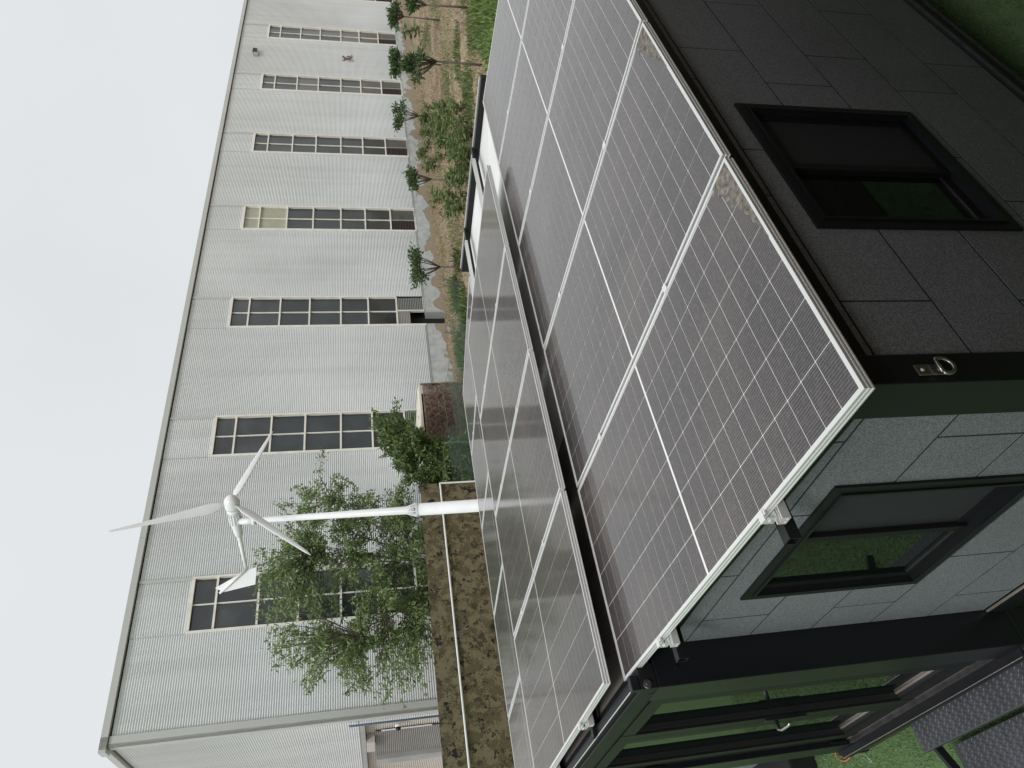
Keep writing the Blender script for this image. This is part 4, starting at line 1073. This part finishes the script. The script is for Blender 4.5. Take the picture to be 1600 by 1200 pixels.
# ---------------------------------------------------------------- steps at the door
st = empty('door_steps', (-.4, 2.9, ZL), 'black steel steps with chequer-plate treads below the glass doors', 'steps')
def tread(x0, x1, y0, y1, z, name='tread'):
    mb = MB(); mb.box((x0, y0, z-.035), (x1, y1, z)); o = mb.build(name, M['plate'], st, bevel=.004)
    mb = MB(); p_ = .032; i = 0; x = x0+.014
    while x < x1-.008:
        y = y0+.012+(p_*.5 if i % 2 else 0)*1.0; j = 0
        while y < y1-.01:
            a = R_(45) if (i+j) % 2 == 0 else R_(-45)
            c, s_ = math.cos(a), math.sin(a); l, w = .0145, .0036
            q = [(x+c*l, y+s_*l), (x-s_*w, y+c*w), (x-c*l, y-s_*l), (x+s_*w, y-c*w)]
            k0 = len(mb.v); mb.v += [(a_, b_, z+.0003) for a_, b_ in q]+[(x, y, z+.0034)]
            for t in range(4): mb.f.append((k0+t, k0+(t+1) % 4, k0+4))
            y += p_; j += 1
        x += p_*.62; i += 1
    kind(mb.build('tread_pattern', M['plate'], o), 'stuff')
tread(-.302, -.08, 2.12, 3.515, -2.25)
# curved lower tread, wider and further out
tread(-.64, -.292, 2.0, 3.42, -2.44)
mb = MB()      # rounded end of the lower tread
for i in range(6):
    a0, a1 = R_(90-i*14), R_(90-(i+1)*14); rr = .09; cz = -2.44-rr
    mb.hexa([(-.64, 3.4205+math.cos(a0)*(rr-.02), cz+math.sin(a0)*(rr-.02)), (-.292, 3.4205+math.cos(a0)*(rr-.02), cz+math.sin(a0)*(rr-.02)), (-.292, 3.4205+math.cos(a1)*(rr-.02), cz+math.sin(a1)*(rr-.02)), (-.64, 3.4205+math.cos(a1)*(rr-.02), cz+math.sin(a1)*(rr-.02)),
             (-.64, 3.4205+math.cos(a0)*rr, cz+math.sin(a0)*rr), (-.292, 3.4205+math.cos(a0)*rr, cz+math.sin(a0)*rr), (-.292, 3.4205+math.cos(a1)*rr, cz+math.sin(a1)*rr), (-.64, 3.4205+math.cos(a1)*rr, cz+math.sin(a1)*rr)])
mb.build('tread_end', M['plate'], st)
mb = MB()
for y in (2.3, 3.40):
    mb = MB(); mb.obox((-.29, y, -2.29), (-.55, 0, -.22), (0, 1, 0), (0, 0, 1), ((0, 1), (0, .03), (-.03, .03))); mb.build('side_rail', M['black'], st)
for (x, y) in ((-.63, 2.05), (-.63, 3.36), (-.40, 3.36)):
    mb = MB(); mb.box((x, y, ZL-.02), (x+.03, y+.03, -2.47)); mb.build('foot', M['black'], st)
# orange cable loop and thin white wire on the lawn
mb = MB(); mb.smooth = True; pts = []
for i in range(15):
    a = math.pi*i/14; pts.append(Vector(at(1318-math.cos(a)*13, 1173+math.sin(a)*16, z=ZL+.02)))
mb.tube(pts, .005, 6); tag(mb.build('orange_cable', M['orange']), 'loop of orange cable on the grass under the door post', 'cable')
mb = MB(); mb.smooth = True; mb.tube([Vector(at(u, v, z=ZL+.015)) for u, v in ((1350,1176), (1356,1184), (1362,1189), (1361,1191), (1358,1190))], .0025, 5)
tag(mb.build('white_wire', M['whitepaint']), 'thin curled white wire end on the grass by the steps', 'wire')
# black folded object with pale straps at the picture's lower edge
eq = empty('equipment_case', (.05, 5.75, ZL), 'black case with two pale straps on the grass beyond the door post', 'case')
mb = MB(); mb.box((-.22, 5.35, ZL), (.35, 6.3, ZL+.28)); mb.build('body', M['caseblack'], eq, bevel=.03)
mb = MB(); mb.box((-.226, 5.45, ZL+.02), (-.2205, 5.48, ZL+.26)); mb.build('strap', M['whitepaint'], eq)
mb = MB(); mb.box((-.226, 5.66, ZL+.02), (-.2205, 5.78, ZL+.26)); mb.build('strap', M['alu'], eq)

# ---------------------------------------------------------------- neighbour building (stands beside the passage, seen mirrored in the side window)
nb = empty('plank_building', (4, -3.5, ZL), 'dark brown plank-clad cabin on the near side of the passage, mirrored in the window', 'building')
mb = MB(); mb.box((-5, -6, ZL), (9, -1.24, .55)); mb.build('core', M['plankgap'], nb)
mb = MB(); mb.box((-5, -6, .56), (9, -2.3, 4.0)); mb.build('added_shade_block', M['plank'], nb)  # unseen block added to shade the passage and the side wall
for i in range(12):
    mb = MB(); mb.box((-5, -1.238, ZL+.02+i*.255), (9, -1.215, ZL+.02+i*.255+.243)); mb.build('plank', M['plank'], nb)

print('objects', len(bpy.data.objects))
